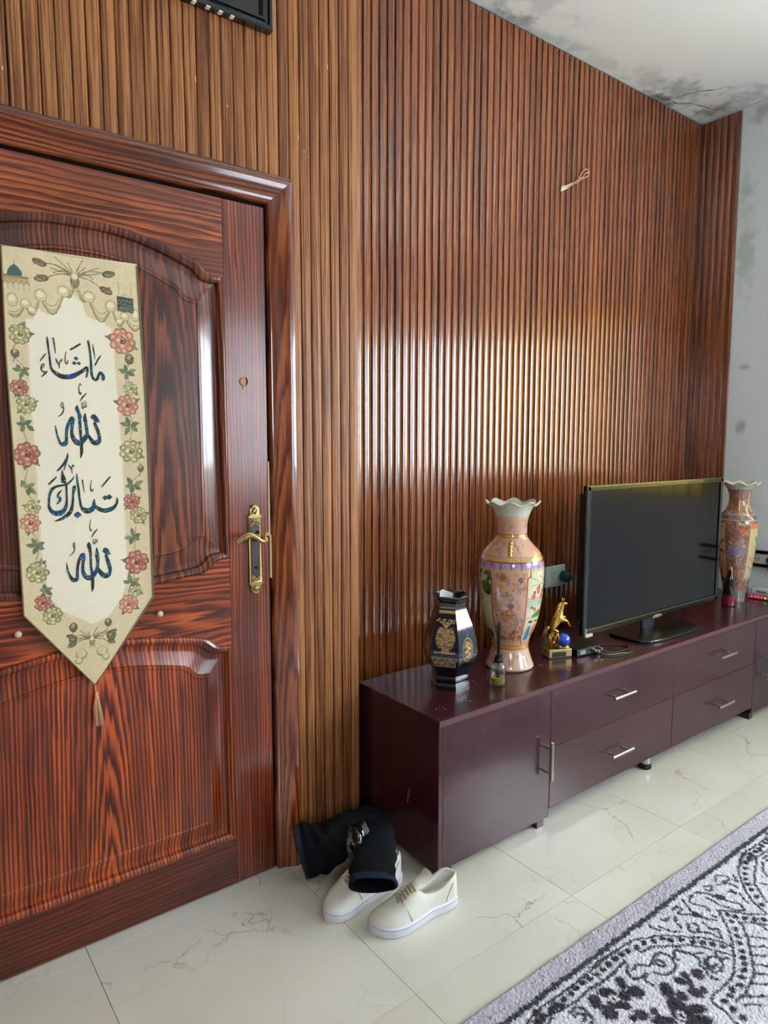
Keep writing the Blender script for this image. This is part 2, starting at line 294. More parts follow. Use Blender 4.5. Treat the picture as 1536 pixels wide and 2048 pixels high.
# ------------------------------------------------------------------ drawn data (mm)
DATA_WORDS=[[[(367.9,1594.1,1.2),(368.6,1583.2,4.2),(370.1,1563.8,3.5),(371.6,1544.4,3.8),(372.7,1528.9,4.1),(374.7,1518.5,4.8),(381.0,1511.0,7.2),(393.0,1503.2,9.7),(405.4,1501.2,10.4),(420.6,1504.0,10.5),(436.2,1512.2,8.1),(449.5,1521.7,6.9),(456.1,1526.8,5.6),(456.3,1515.4,4.5),(453.1,1502.4,3.0)],[(381.2,1592.7,3.1),(383.1,1580.5,2.8),(384.3,1567.6,2.1),(385.0,1555.8,1.0)],[(350.1,1535.8,2.6),(356.5,1544.0,3.1),(363.6,1554.3,2.1)],[(358.8,1529.9,2.4),(354.4,1526.4,2.8),(351.6,1517.1,2.8),(354.9,1511.5,3.1),(361.5,1509.9,3.6),(364.1,1513.3,2.4)],[(364.0,1511.4,3.6),(357.6,1504.5,3.1),(351.8,1497.7,1.4)],[(354.0,1518.6,1.4),(357.9,1522.7,1.2),(359.4,1528.7,1.7)],[(385.1,1544.7,1.7),(387.2,1537.0,3.1),(391.2,1530.1,2.7),(392.6,1520.9,1.0)],[(391.7,1527.5,2.2),(395.5,1542.8,1.4)],[(393.3,1535.5,1.7),(397.8,1539.7,2.4),(399.2,1543.7,1.0)],[(409.4,1562.3,1.0),(406.6,1549.5,1.7),(406.4,1536.3,2.2),(408.7,1533.2,2.7),(412.0,1536.7,2.0),(412.5,1542.0,1.0)],[(418.4,1566.9,3.4),(430.1,1574.4,4.1),(443.2,1583.5,3.4)],[(431.6,1552.4,0.2),(431.4,1547.3,9.4),(431.2,1542.2,0.2)],[(426.9,1540.5,0.2),(426.7,1535.7,8.9),(426.5,1530.9,0.2)],[(437.5,1540.3,0.2),(437.3,1535.7,8.4),(437.1,1531.1,0.2)],[(461.0,1593.0,4.9),(463.0,1580.4,4.2),(464.8,1561.7,4.2),(465.8,1540.3,4.5),(465.8,1524.1,5.0),(466.5,1510.6,5.1),(469.4,1501.2,5.3),(474.5,1498.1,5.9),(479.9,1501.8,5.6),(483.6,1511.5,5.1),(487.8,1516.5,5.1),(492.2,1511.3,7.2),(493.9,1503.9,7.2),(491.7,1497.6,5.2)],[(471.7,1585.1,1.0),(473.0,1571.8,3.0),(474.5,1559.8,2.0),(475.1,1549.0,0.8)],[(474.6,1532.7,2.8),(481.1,1545.3,3.3),(489.6,1558.8,2.3)]],[[(377.4,1384.3,1.0),(378.1,1373.3,3.1),(381.0,1357.9,3.5),(384.1,1346.9,4.2),(387.3,1340.2,6.3),(392.9,1338.5,10.5),(398.2,1341.3,9.5),(400.7,1349.1,6.3),(401.2,1360.2,6.1),(402.3,1373.5,6.3),(405.4,1384.6,6.7),(410.6,1394.7,7.3),(415.6,1401.4,9.4),(416.9,1395.9,8.4),(415.3,1384.7,6.7),(413.7,1371.4,6.5),(414.2,1360.2,7.4),(418.0,1350.2,9.5),(424.5,1342.9,11.7),(430.8,1341.2,10.7),(438.5,1346.8,10.7),(445.3,1355.8,9.7),(448.9,1363.7,7.5),(448.9,1376.1,6.6),(447.3,1389.6,6.6),(445.7,1402.0,7.4),(446.8,1415.4,1.5)],[(450.9,1360.4,6.5),(457.0,1351.3,7.6),(463.1,1343.4,9.8),(470.7,1341.1,10.9),(476.9,1346.7,9.9),(478.4,1355.9,6.6),(476.2,1368.4,7.2),(471.3,1382.0,7.1),(468.0,1393.3,5.4)],[(460.8,1402.2,3.2),(465.9,1408.0,8.6),(471.0,1401.3,11.8),(476.2,1395.7,7.6),(480.5,1392.9,1.1)],[(429.1,1433.9,1.5),(428.2,1425.0,8.4),(431.5,1416.2,6.3),(433.0,1401.7,6.1),(433.3,1385.0,5.9),(433.7,1371.5,6.0),(434.2,1359.2,5.3),(435.2,1345.7,6.0),(434.8,1334.4,6.4),(434.7,1322.0,6.3),(433.2,1311.9,4.3),(431.3,1303.4,0.9)],[(436.1,1413.0,2.1),(438.3,1402.9,0.8)],[(395.0,1440.1,1.6),(392.2,1435.1,1.6),(392.5,1428.5,1.6),(395.4,1426.4,1.8),(397.2,1431.9,1.6),(395.6,1440.1,1.6)],[(397.7,1429.7,1.8),(397.3,1422.0,2.5),(392.2,1410.9,2.7),(383.7,1405.2,1.0)],[(440.2,1482.1,0.8),(438.3,1487.5,0.8),(435.5,1481.9,1.4),(434.5,1471.9,2.1),(435.2,1464.1,2.7),(437.7,1461.5,3.1),(440.1,1466.5,1.5)],[(436.4,1444.2,1.5),(442.1,1453.3,3.1),(451.7,1464.2,2.1)],[(440.0,1441.5,0.8),(440.1,1432.0,1.5),(441.4,1425.9,2.5),(444.3,1431.0,1.5),(444.3,1442.2,1.0)],[(444.3,1429.9,1.7),(448.6,1430.6,3.2),(450.3,1432.3,1.7),(448.2,1445.7,1.1)]],[[(514.9,1202.0,1.4),(515.9,1193.3,4.8),(512.0,1182.1,6.2),(502.7,1174.1,9.3),(490.2,1169.8,10.7),(478.1,1170.6,9.8),(467.5,1176.2,8.3),(459.8,1182.3,6.9)],[(459.9,1200.6,1.4),(458.1,1189.4,6.9),(459.1,1181.0,9.6)],[(457.7,1181.0,9.6),(451.5,1174.4,11.0),(442.1,1171.5,12.3),(433.1,1175.5,10.3),(427.5,1182.8,5.4),(425.5,1196.8,4.6),(423.7,1214.9,4.5),(422.6,1233.0,4.5),(420.9,1252.3,4.2),(420.8,1266.1,1.1)],[(486.4,1208.4,0.3),(486.1,1202.0,12.5),(485.9,1195.7,0.3)],[(496.4,1210.4,0.3),(496.1,1203.6,13.4),(495.9,1196.8,0.3)],[(477.9,1229.9,2.7),(489.2,1242.2,3.6),(501.3,1255.9,2.5)],[(454.6,1248.3,0.8),(452.1,1234.5,1.9),(452.2,1223.3,3.0),(456.1,1221.1,2.7),(457.7,1227.3,1.4)],[(433.1,1250.5,2.9),(434.4,1235.2,2.4),(436.3,1218.5,1.1)],[(414.4,1237.4,4.0),(413.4,1229.2,7.4),(410.3,1217.0,4.5),(408.9,1200.5,4.3),(406.2,1184.1,5.9),(401.1,1170.6,8.0),(391.2,1161.6,8.0),(378.2,1154.3,5.8),(364.2,1150.5,1.1)],[(418.6,1171.3,0.3),(418.2,1163.3,15.7),(417.8,1155.2,0.3)],[(414.1,1259.4,1.3),(410.6,1252.7,3.2),(402.6,1244.8,4.2),(394.7,1239.6,4.7),(385.8,1237.9,4.2),(371.9,1235.1,5.2),(362.9,1228.7,6.4),(357.4,1216.8,5.2),(354.9,1203.4,4.6),(354.7,1187.2,5.7),(359.2,1176.1,7.8),(367.6,1170.1,10.5),(377.6,1170.1,11.9),(386.7,1175.7,9.3),(392.2,1184.9,6.6),(394.9,1201.3,4.2),(395.0,1217.7,4.2),(395.2,1236.8,4.7),(391.9,1247.9,3.9)],[(386.9,1275.2,1.3),(388.8,1261.6,6.5),(389.6,1250.7,10.4),(391.1,1243.8,5.2)],[(384.8,1244.1,2.1),(385.9,1253.5,3.1)],[(402.1,1316.9,1.0),(400.3,1306.1,5.2),(395.3,1294.0,6.5),(388.0,1286.0,4.4),(380.1,1276.8,3.9),(374.3,1272.9,1.3)],[(397.1,1291.3,3.1),(393.4,1280.5,2.1),(391.2,1273.7,0.8)],[(402.7,1288.4,1.3),(405.6,1282.9,2.9),(409.2,1277.3,2.4),(410.0,1266.4,0.8)],[(409.2,1277.3,2.1),(412.8,1287.5,2.6),(415.8,1282.0,0.8)],[(355.4,1240.5,3.1),(364.5,1249.6,4.1),(374.3,1259.4,2.6)],[(384.0,1226.4,1.8),(377.4,1218.5,3.9),(374.5,1210.5,3.1),(379.4,1207.6,5.2),(379.1,1200.8,5.2),(371.1,1191.7,1.8)]],[[(387.8,1045.7,1.0),(387.8,1036.0,3.1),(390.2,1022.9,4.2),(393.2,1012.9,4.7),(397.7,1003.8,7.4),(402.5,999.4,9.6),(408.5,1001.3,8.6),(410.9,1010.8,6.0),(411.4,1021.5,5.8),(413.0,1035.3,5.7),(416.6,1047.9,6.4),(422.0,1058.1,8.5),(426.7,1062.4,7.5),(427.9,1054.2,7.5),(425.9,1042.5,6.4),(424.3,1029.7,6.4),(425.2,1016.6,7.5),(429.8,1006.3,9.7),(436.7,1001.1,10.9),(443.9,1002.4,10.9),(451.3,1009.1,9.8),(457.4,1018.3,8.8),(459.9,1030.0,6.6),(461.0,1043.1,6.8),(460.1,1057.4,8.7),(459.9,1077.0,1.5)],[(460.1,1022.4,7.7),(465.0,1014.1,8.8),(470.8,1005.7,11.1),(479.0,1001.4,12.2),(486.4,1003.8,10.0),(490.5,1012.2,6.7),(490.3,1021.1,7.8),(486.7,1035.9,8.2),(483.1,1049.5,7.0),(481.8,1056.2,6.6)],[(473.3,1063.7,1.1),(477.5,1066.6,6.6),(480.7,1068.4,10.9),(484.7,1062.5,12.1),(489.7,1058.2,5.5),(493.8,1055.9,1.1)],[(479.9,1073.5,0.9),(480.1,1066.3,8.8)],[(442.2,1092.8,1.1),(441.4,1085.3,8.5),(443.0,1075.4,7.1),(444.0,1064.5,5.8),(444.3,1048.1,5.0),(444.1,1031.8,5.2),(445.6,1017.5,5.7),(446.5,1004.3,6.6),(446.5,992.2,6.4),(445.9,976.9,6.2),(445.1,970.5,4.4),(443.3,964.1,0.9)],[(406.8,1095.0,1.5),(404.5,1089.8,1.7),(404.8,1083.4,1.9),(407.1,1080.0,1.9),(408.1,1086.3,1.7),(407.2,1094.9,1.5)],[(408.0,1082.0,1.9),(406.9,1075.7,2.3),(402.6,1067.6,2.3),(394.4,1060.4,0.8)],[(448.7,1149.4,0.5),(446.1,1136.7,1.5),(445.2,1128.1,2.1),(447.9,1120.4,2.8),(450.1,1124.0,1.1)],[(448.2,1103.6,1.9),(454.8,1113.3,3.4),(463.4,1123.5,2.4)],[(452.6,1099.4,1.1),(452.3,1090.8,2.1),(454.6,1086.2,2.6),(457.4,1091.4,1.5),(457.3,1100.1,1.1)],[(457.9,1090.3,1.7),(461.0,1091.1,2.6),(462.4,1099.7,1.1)]]]
DATA_ITEMS=[('y',310,1595,23),('b',298,1550,9),('l',310,1515,19),('r',303,1472,19),('y',316,1433,21),('l',311,1389,21),('p',543,1598,31),('b',559,1554,11),('l',550,1524,22),('y',559,1480,17),('p',550,1437,26),('l',556,1390,24),('r',312,1314,28),('l',310,1240,22),('y',318,1187,17),('p',311,1149,22),('l',321,1097,23),('y',321,1028,25),('l',336,983,20),('r',329,951,19),('y',350,916,22),('y',555,1319,28),('b',578,1275,8),('l',557,1234,24),('r',552,1189,20),('y',568,1152,21),('l',552,1099,24),('r',559,1028,30),('l',544,979,24),('y',552,951,17),('p',534,919,24),('b',396,879,10),('b',394,847,10),('b',486,844,12),('b',480,879,9)]
DATA_INNER=[(425,1704),(411,1694),(398,1676),(392,1654),(372,1643),(348,1657),(342,1631),(325,1627),(329,1572),(327,1444),(332,1326),(333,1205),(334,1083),(344,970),(372,926),(401,908),(441,882),(479,896),(512,934),(532,984),(532,1064),(532,1195),(530,1324),(525,1451),(520,1575),(517,1624),(503,1633),(496,1651),(478,1642),(457,1652),(452,1680),(438,1691)]
RUG_DOTS=[(1178,-914),(1207,-910),(1233,-906),(1259,-908),(1287,-908),(1311,-906),(1338,-905),(1362,-905),(1387,-908),(1416,-908),(1442,-906),(1469,-906),(1497,-908),(1443,-906),(1471,-907),(1495,-908),(1521,-910),(1550,-917),(1578,-919),(1607,-931),(1634,-940),(1648,-956),(1673,-972),(1692,-995),(1708,-1013),(1723,-1032),(1737,-1053),(1869,-1000),(1878,-1018),(1895,-1037),(1909,-1056),(1926,-1072),(1849,-1020),(1826,-1042),(1805,-1060),(1783,-1075),(1760,-1092),(1737,-1104),(1718,-1117),(1697,-1126),(1669,-1135),(1639,-1142),(1614,-1138),(1590,-1143),(1563,-1144),(1556,-1166),(1551,-1193),(2196,-892),(2205,-911),(2182,-916),(2156,-919),(2127,-931),(2099,-942),(2075,-955),(2055,-971),(2036,-991),(2014,-1014),(1991,-1040),(2240,-910),(2259,-916)]
RUG_LINES=[[(1190,-892),(1239,-891),(1289,-894),(1349,-893),(1410,-891),(1461,-890),(1511,-892)],[(1151,-908),(1179,-913),(1220,-923),(1278,-929),(1335,-928),(1376,-932),(1429,-930),(1481,-926)],[(1394,-883),(1452,-887),(1497,-891),(1545,-894),(1588,-905),(1625,-923),(1664,-947),(1700,-980),(1729,-1010),(1748,-1041),(1754,-1066)],[(1338,-924),(1378,-932),(1425,-930),(1473,-928),(1484,-927)],[(1540,-935),(1588,-945),(1628,-968),(1669,-994),(1690,-1018),(1708,-1052),(1728,-1085)],[(1865,-975),(1842,-1000),(1810,-1032),(1768,-1061),(1730,-1084),(1696,-1103),(1661,-1115),(1627,-1122),(1588,-1119),(1548,-1119),(1533,-1138),(1534,-1159),(1525,-1185),(1514,-1204)],[(1865,-1037),(1840,-1062),(1803,-1088),(1766,-1111),(1730,-1134),(1696,-1151),(1651,-1158),(1623,-1163),(1586,-1161)],[(1865,-975),(1897,-1006),(1924,-1042),(1957,-1070)],[(1865,-1037),(1890,-1057),(1913,-1089)],[(1822,-1070),(1858,-1113)],[(1793,-1096),(1827,-1127)],[(1763,-1114),(1795,-1141)],[(1736,-1131),(1759,-1156)],[(1706,-1144),(1731,-1168)],[(1669,-1158),(1698,-1183)],[(1612,-1166),(1659,-1200)],[(1587,-1175),(1625,-1206)],[(1890,-1057),(1899,-1078),(1890,-1099)],[(2208,-890),(2139,-906),(2084,-930),(2041,-961),(1995,-1006),(1973,-1039),(1956,-1068)],[(2215,-926),(2154,-947),(2087,-975),(2044,-1010),(2012,-1044)],[(1535,-971),(1568,-961),(1589,-971),(1591,-993),(1573,-1014),(1543,-1020),(1517,-1008),(1509,-990)],[(1544,-972),(1557,-977),(1559,-989),(1551,-997),(1541,-990),(1541,-980)],[(1479,-938),(1455,-953),(1450,-973),(1468,-984),(1489,-984),(1469,-992),(1470,-1011)],[(1471,-956),(1492,-952),(1505,-957),(1513,-969),(1535,-971)],[(1658,-1044),(1635,-1062),(1631,-1082),(1652,-1089),(1678,-1079),(1685,-1060),(1667,-1051),(1645,-1060),(1643,-1073),(1662,-1072)],[(1643,-1008),(1646,-1035),(1626,-1055),(1613,-1088),(1614,-1102)],[(1601,-1006),(1598,-999),(1618,-984),(1629,-987),(1639,-1004),(1649,-1017),(1675,-1032)],[(1699,-1050),(1691,-1070),(1705,-1081)],[(1656,-887),(1652,-907),(1660,-919)],[(1705,-896),(1704,-907),(1732,-904)],[(1672,-905),(1678,-932),(1702,-956)],[(1745,-914),(1726,-929),(1719,-946)],[(1762,-897),(1784,-895),(1788,-911),(1766,-912),(1773,-926),(1788,-938)],[(1826,-890),(1811,-916),(1796,-941),(1804,-971),(1818,-993)],[(1857,-894),(1867,-899),(1837,-905),(1836,-923),(1851,-946),(1844,-959)],[(1747,-951),(1724,-967),(1733,-985),(1757,-975),(1757,-959)],[(1782,-972),(1776,-1001),(1789,-1011),(1762,-1040)],[(1831,-973),(1832,-986)],[(1885,-896),(1910,-915),(1916,-939),(1925,-959),(1929,-974)],[(1892,-927),(1892,-959),(1899,-989),(1915,-1014),(1929,-1018),(1943,-997),(1929,-974)],[(1938,-896),(1955,-909),(1931,-918),(1925,-907)],[(1985,-904),(2018,-895),(2041,-912),(2024,-927),(1996,-920)],[(2064,-922),(2041,-947),(2038,-931)],[(1974,-917),(2007,-935),(2011,-958)],[(1986,-953),(1981,-969),(1970,-954)],[(1992,-977),(1976,-991),(1969,-1011)],[(1739,-985),(1756,-1008),(1761,-1034)],[(2202,-947),(2156,-971),(2142,-989)],[(2091,-992),(2096,-1009)],[(1239,-942),(1264,-940),(1274,-956),(1268,-980),(1255,-992)],[(1238,-953),(1257,-956),(1260,-970),(1244,-975)],[(1151,-912),(1170,-902),(1188,-895)]]
RUG_BLOBS=[(1415,-960,11,-9,-19,-13),(1360,-958,19,-15,-14,-10),(1387,-988,13,-10,-15,-10),(1419,-999,17,-13,-17,-11),(1314,-958,13,-10,-19,-14),(1362,-1008,11,-8,-13,-9),(1315,-997,15,-12,-21,-15),(1348,-989,16,-12,-12,-8),(1535,-1047,14,-10,-12,-7),(1563,-1043,10,-7,-10,-6),(1595,-1060,13,-10,-17,-10),(1555,-1096,9,-7,-12,-7),(1531,-1089,15,-11,-17,-9),(1552,-1064,5,-5,-17,-10),(1480,-1043,14,-11,-24,-15),(1494,-1076,11,-9,-15,-8),(1462,-1075,17,-13,-19,-11),(1451,-1100,22,-17,-26,-15),(1488,-1116,20,-15,-12,-7),(1470,-1143,16,-12,-16,-8),(1369,-1046,14,-11,-15,-9),(1403,-1058,9,-7,-11,-6),(1395,-1086,24,-19,-15,-9),(1345,-1040,8,-6,-8,-6),(1446,-1125,17,-13,-18,-10),(1797,-947,10,-8,-12,-7),(1925,-949,13,-10,-13,-6)]
RUG_HOLES=[(1357,-978,9,-7,-9,-6),(1442,-1102,9,-7,-11,-7)]
RUG_CORES=[(1357,-978,4,-3,-4,-3),(1441,-1103,4,-3,-6,-3)]

# ------------------------------------------------------------------ materials of the setting
M_white = plain('white_plaster', (236, 239, 239), .75, var=.03, scale=3)
M_gap = plain('dark_gap', (22, 13, 9), .8)
def slat_mat(name, dark, mid, light, rough, gl):
    t = NT(name).set(rough=rough+.1, spec=.3, coat=gl, coat_rough=rough); t.p.inputs['Coat IOR'].default_value = 1.68 if gl > .5 else 1.45
    tc = t.n('ShaderNodeTexCoord'); oi = t.n('ShaderNodeObjectInfo'); sp = t.n('ShaderNodeSeparateXYZ'); t.l(tc.outputs['Object'], sp.inputs[0])
    def tex(fx, fz, det=3):
        cb = t.n('ShaderNodeCombineXYZ'); t.l(t.math('MULTIPLY', sp.outputs[0], fx), cb.inputs[0]); t.l(t.math('MULTIPLY', sp.outputs[2], fz), cb.inputs[1])
        t.l(t.math('MULTIPLY', oi.outputs['Random'], 91.7), cb.inputs[2])
        n = t.n('ShaderNodeTexNoise', i_Scale=1.0, i_Detail=float(det), i_Roughness=.6); t.l(cb.outputs[0], n.inputs['Vector']); return n.outputs[0]
    v = t.math('ADD', t.math('MULTIPLY', tex(230, 2.2), .75), t.math('MULTIPLY', tex(520, 9), .3))
    v = t.math('ADD', v, t.math('MULTIPLY', t.math('SUBTRACT', oi.outputs['Random'], .5), .10))
    c = t.ramp(v, [(.36, L4(dark)), (.5, L4(mid)), (.62, L4(light)), (.78, L4(mid))])
    t.l(c, t.p.inputs['Base Color']); t.bump(tex(300, 4), .06, .0005); return t.m
M_slat = slat_mat('slat_wood', (62, 27, 12), (116, 60, 31), (160, 94, 52), .12, 1.0)
M_slatL = slat_mat('slat_wood_golden', (64, 32, 15), (124, 73, 38), (172, 116, 66), .36, .12)

# ------------------------------------------------------------------ floor: 60 cm stone tiles
floor = struct(B().box(RXL-.2, RX+.2, RYB-.2, NY+.1, -.10, -.0065).build('floor', plain('grout', (188, 181, 166), .9)))
def tile_mat():
    t = NT('stone_tile').set(rough=.16, spec=.5, coat=.3, coat_rough=.06)
    g = t.n('ShaderNodeNewGeometry'); oi = t.n('ShaderNodeObjectInfo')
    ad = t.n('ShaderNodeVectorMath', operation='ADD'); t.l(g.outputs['Position'], ad.inputs[0]); cb = t.n('ShaderNodeCombineXYZ'); t.l(t.math('MULTIPLY', oi.outputs['Random'], 53.), cb.inputs[0]); t.l(cb.outputs[0], ad.inputs[1])
    nz = t.n('ShaderNodeTexNoise', i_Scale=3.5, i_Detail=6.0, i_Roughness=.6); t.l(ad.outputs[0], nz.inputs['Vector'])
    wp = t.n('ShaderNodeVectorMath', operation='MULTIPLY_ADD'); t.l(nz.outputs['Color'], wp.inputs[0]); wp.inputs[1].default_value = (.32, .32, .32); t.l(ad.outputs[0], wp.inputs[2])
    def veins(scale, wd, lo, hi, ns, seed):
        vo = t.n('ShaderNodeTexVoronoi', feature='DISTANCE_TO_EDGE', i_Scale=scale); t.l(wp.outputs[0], vo.inputs['Vector'])
        ln = t.ramp(vo.outputs['Distance'], [(0, (1, 1, 1, 1)), (wd, (.25, .25, .25, 1)), (wd*3, (0, 0, 0, 1))])
        mk = t.n('ShaderNodeTexNoise', i_Scale=ns, i_Detail=3.0); a2 = t.n('ShaderNodeVectorMath', operation='ADD'); t.l(ad.outputs[0], a2.inputs[0]); a2.inputs[1].default_value = (seed, 3, 1); t.l(a2.outputs[0], mk.inputs['Vector'])
        return t.math('MULTIPLY', ln, t.ramp(mk.outputs[0], [(lo, (0, 0, 0, 1)), (hi, (1, 1, 1, 1))]))
    cl = t.n('ShaderNodeTexNoise', i_Scale=2.2, i_Detail=5.0); t.l(ad.outputs[0], cl.inputs['Vector'])
    c = t.mix(t.ramp(cl.outputs[0], [(.3, (0, 0, 0, 1)), (.7, (1, 1, 1, 1))]), L4((205, 201, 184)), L4((217, 214, 202)))
    c = t.mix(t.math('MULTIPLY', veins(2.6, .0045, .50, .62, 3.0, 0), .75), c, L4((140, 96, 62)))
    c = t.mix(t.math('MULTIPLY', veins(5.5, .012, .5, .7, 4.0, 20), .28), c, L4((150, 122, 84)))
    t.l(c, t.p.inputs['Base Color']); return t.m
M_tile = tile_mat()
JX, JY, TP = .995, -.6705, .6035
def cuts(a, b, o): 
    k0 = math.ceil((a-o)/TP); v = [a]; k = k0
    while o+k*TP < b-.01:
        if o+k*TP > a+.01: v.append(o+k*TP)
        k += 1
    return v+[b]
tcache = {}
for xa, xb in zip(cuts(RXL, RX, JX)[:-1], cuts(RXL, RX, JX)[1:]):
    for ya, yb in zip(cuts(RYB, NY, JY)[:-1], cuts(RYB, NY, JY)[1:]):
        key = (round(xb-xa, 3), round(yb-ya, 3)); g = .0007
        if key not in tcache:
            o = B().box(g, xb-xa-g, g, yb-ya-g, -.006, 0, .0006).build('tile', M_tile, floor); tcache[key] = o.data
        else: o = link(bpy.data.objects.new('tile', tcache[key]), floor)
        o.location = (xa, ya, 0)

# ------------------------------------------------------------------ ceiling with damp stains
def stained(name, X, Y, base, spots, seed):
    n1 = vnoise(X+3, Y+9, 9, seed, 5); n2 = vnoise(X+1, Y+2, 30, seed+20, 4); n3 = vnoise(X+5, Y+5, 3, seed+40, 3)
    C = np.ones(X.shape+(3,))*lin(base)
    C *= (1-.05*(n3[..., None]))
    for (cx, cy, rx, ry, col, th, a) in spots:
        d = np.sqrt(((X-cx)/rx)**2+((Y-cy)/ry)**2); m = np.clip(1.15-d, 0, 1)
        k = np.clip((n1*.6+n2*.4+m*.35-th)*4.5, 0, 1)*np.clip(m*2, 0, 1)*a*.75
        C += (lin(col)-C)*k[..., None]
    return C
M_paint = attr_mat('stained_paint', .8, noise_bump=.25, nscale=120)
xs = np.concatenate([np.arange(RXL, 1.7, .12), np.arange(1.7, RX+.0001, .008)]); ys = np.concatenate([np.arange(RYB, -.75, .12), np.arange(-.75, NY+.02, .008)])
X, Y = np.meshgrid(xs, ys)
C = stained('c', X, Y, (234, 238, 237), [
    (2.20, .27, .22, .13, (105, 118, 122), .72, .85), (2.12, .30, .18, .12, (160, 178, 176), .55, .6), (2.34, .30, .25, .10, (128, 142, 142), .74, .8), (2.50, .26, .3, .07, (150, 172, 166), .66, .6), (2.25, .1, .35, .2, (160, 168, 168), .7, .5),
    (3.50, .20, .36, .20, (136, 138, 140), .64, .75), (3.40, .27, .14, .05, (84, 98, 88), .55, .9), (3.74, .18, .12, .14, (120, 122, 116), .62, .8), (3.72, 0, .2, .2, (150, 152, 148), .62, .6), (3.2, .2, .3, .12, (160, 172, 166), .66, .5),
    (3.8, -.15, .12, .1, (120, 118, 112), .7, .8), (2.85, .25, .3, .08, (170, 182, 178), .6, .5)], 3)
P = np.stack([X, Y, np.full(X.shape, CEIL)], -1)
ceil = struct(grid_mesh('ceiling', P, C, M_paint, smooth=False))
struct(B().box(RXL-.2, RX+.2, RYB-.2, NY+.3, CEIL+.012, CEIL+.1).build('ceiling_slab', M_white)).parent = ceil
M_crack = plain('crack_dark', (70, 72, 62), .9)
for P_ in ([(3.36,.265),(3.42,.262),(3.47,.245),(3.53,.24),(3.58,.20),(3.64,.185),(3.70,.165),(3.77,.145)], [(3.43,.255),(3.455,.21),(3.47,.16),(3.50,.10),(3.535,.055),(3.56,.0),(3.60,-.02)]):
    V = []; F = []; pts = smoothcurve([(a+random.uniform(-.004,.004), b+random.uniform(-.004,.004), 0) for a, b in P_], 4)
    for i, p in enumerate(pts):
        w = .0035*(.4+random.random())*math.sin(PI*(i+1)/(len(pts)+1))**.5
        V += [(p[0]-w*.4, p[1]-w, CEIL-.0012), (p[0]+w*.4, p[1]+w, CEIL-.0012)]
        if i: F.append((2*i-2, 2*i-1, 2*i+1, 2*i))
    mesh('crack', V, F, M_crack, ceil)

# ------------------------------------------------------------------ slatted walls
def slat_mesh(w, h, z0, flat):
    prof = [(0, .009), (.02, .003), (.05, .0009), (.10, .0001), (.5, 0), (.90, .0001), (.95, .0009), (.98, .003), (1, .009)] if flat else [(0, .0075), (.012, .0022), (.03, .0003), (.045, 0), (.56, 0), (.60, .0002), (.64, .0007), (.94, .0034), (.978, .0044), (1, .0080)]
    k = w-.0014; V = []; F = []
    for z in (z0, z0+h):
        for t, d in prof: V.append((t*k+.0007, d, z))
    n = len(prof)
    for i in range(n-1): F.append((i, i+1, n+i+1, n+i))
    F.append(tuple(range(n, 2*n))); F.append(tuple(range(n))[::-1]); F.append((0, n, 2*n-1, n-1))
    return V, F
scache = {}
def slat(parent, x, y, w, z0, z1, mat, rz=0.):
    key = (round(w, 4), round(z0, 3), round(z1, 3), mat.name)
    if key not in scache:
        V, F = slat_mesh(w, z1-z0, z0, mat is M_slatL); o = mesh('slat', V, F, mat, parent, 35); scache[key] = o.data
    else: o = link(bpy.data.objects.new('slat', scache[key]), parent)
    o.location = (x, y, 0); o.rotation_euler.z = rz+random.uniform(-.005, .005); return o
DX0, DX1, DZ = -.135, 1.045, 2.101     # outside of the door casing
WX = 1.3015                             # where the door wall ends and the niche begins
wl = struct(B().box(RXL, DX0+.03, .0095, NY+.1, 0, CEIL).box(DX0+.03, DX1-.03, .0095, NY+.1, DZ-.03, CEIL).box(DX1-.03, WX-.001, .0095, NY+.1, 0, CEIL).build('wall_back', M_gap))
n = 86; pw = .035
k = 0; x = WX-pw
while x > RXL:
    z0 = .078
    if x+pw > DX0+.012 and x < DX1-.012: z0 = DZ-.012
    slat(wl, x, 0, pw, z0, CEIL-.012, M_slatL); x -= pw
wn = struct(B().box(WX-.05, RX+.2, NY+.0095, NY+.12, 0, CEIL+.05).build('wall_niche', M_gap))
NS = 68; pw2 = (RX-WX)/NS
for i in range(NS): slat(wn, WX+i*pw2, NY, pw2, 0.0, CEIL-.010, M_slat)
M_chip = plain('pale_chip', (214, 176, 140), .7)
for x_, z_, h_ in ((1.190, 2.462, .012), (1.086, 2.235, .010), (.772, 2.30, .016), (.862, 2.262, .006), (.36, 2.38, .010), (.31, 2.19, .008), (1.105, 2.20, .006)):
    B().box(x_-.0015, x_+.0015, -.0014, .0035, z_, z_+h_, .0006).build('chip', M_chip, wl)
wr = None
def rwall():
    b = B()
    b.box(RX, RX+.2, RYB-.2, WIN_Y0, 0, CEIL).box(RX, RX+.2, WIN_Y1, NY+.3, 0, CEIL).box(RX, RX+.2, WIN_Y0, WIN_Y1, 0, WIN_Z0).box(RX, RX+.2, WIN_Y0, WIN_Y1, WIN_Z1, CEIL)
    return struct(b.build('wall_right', M_white))
wr = rwall()
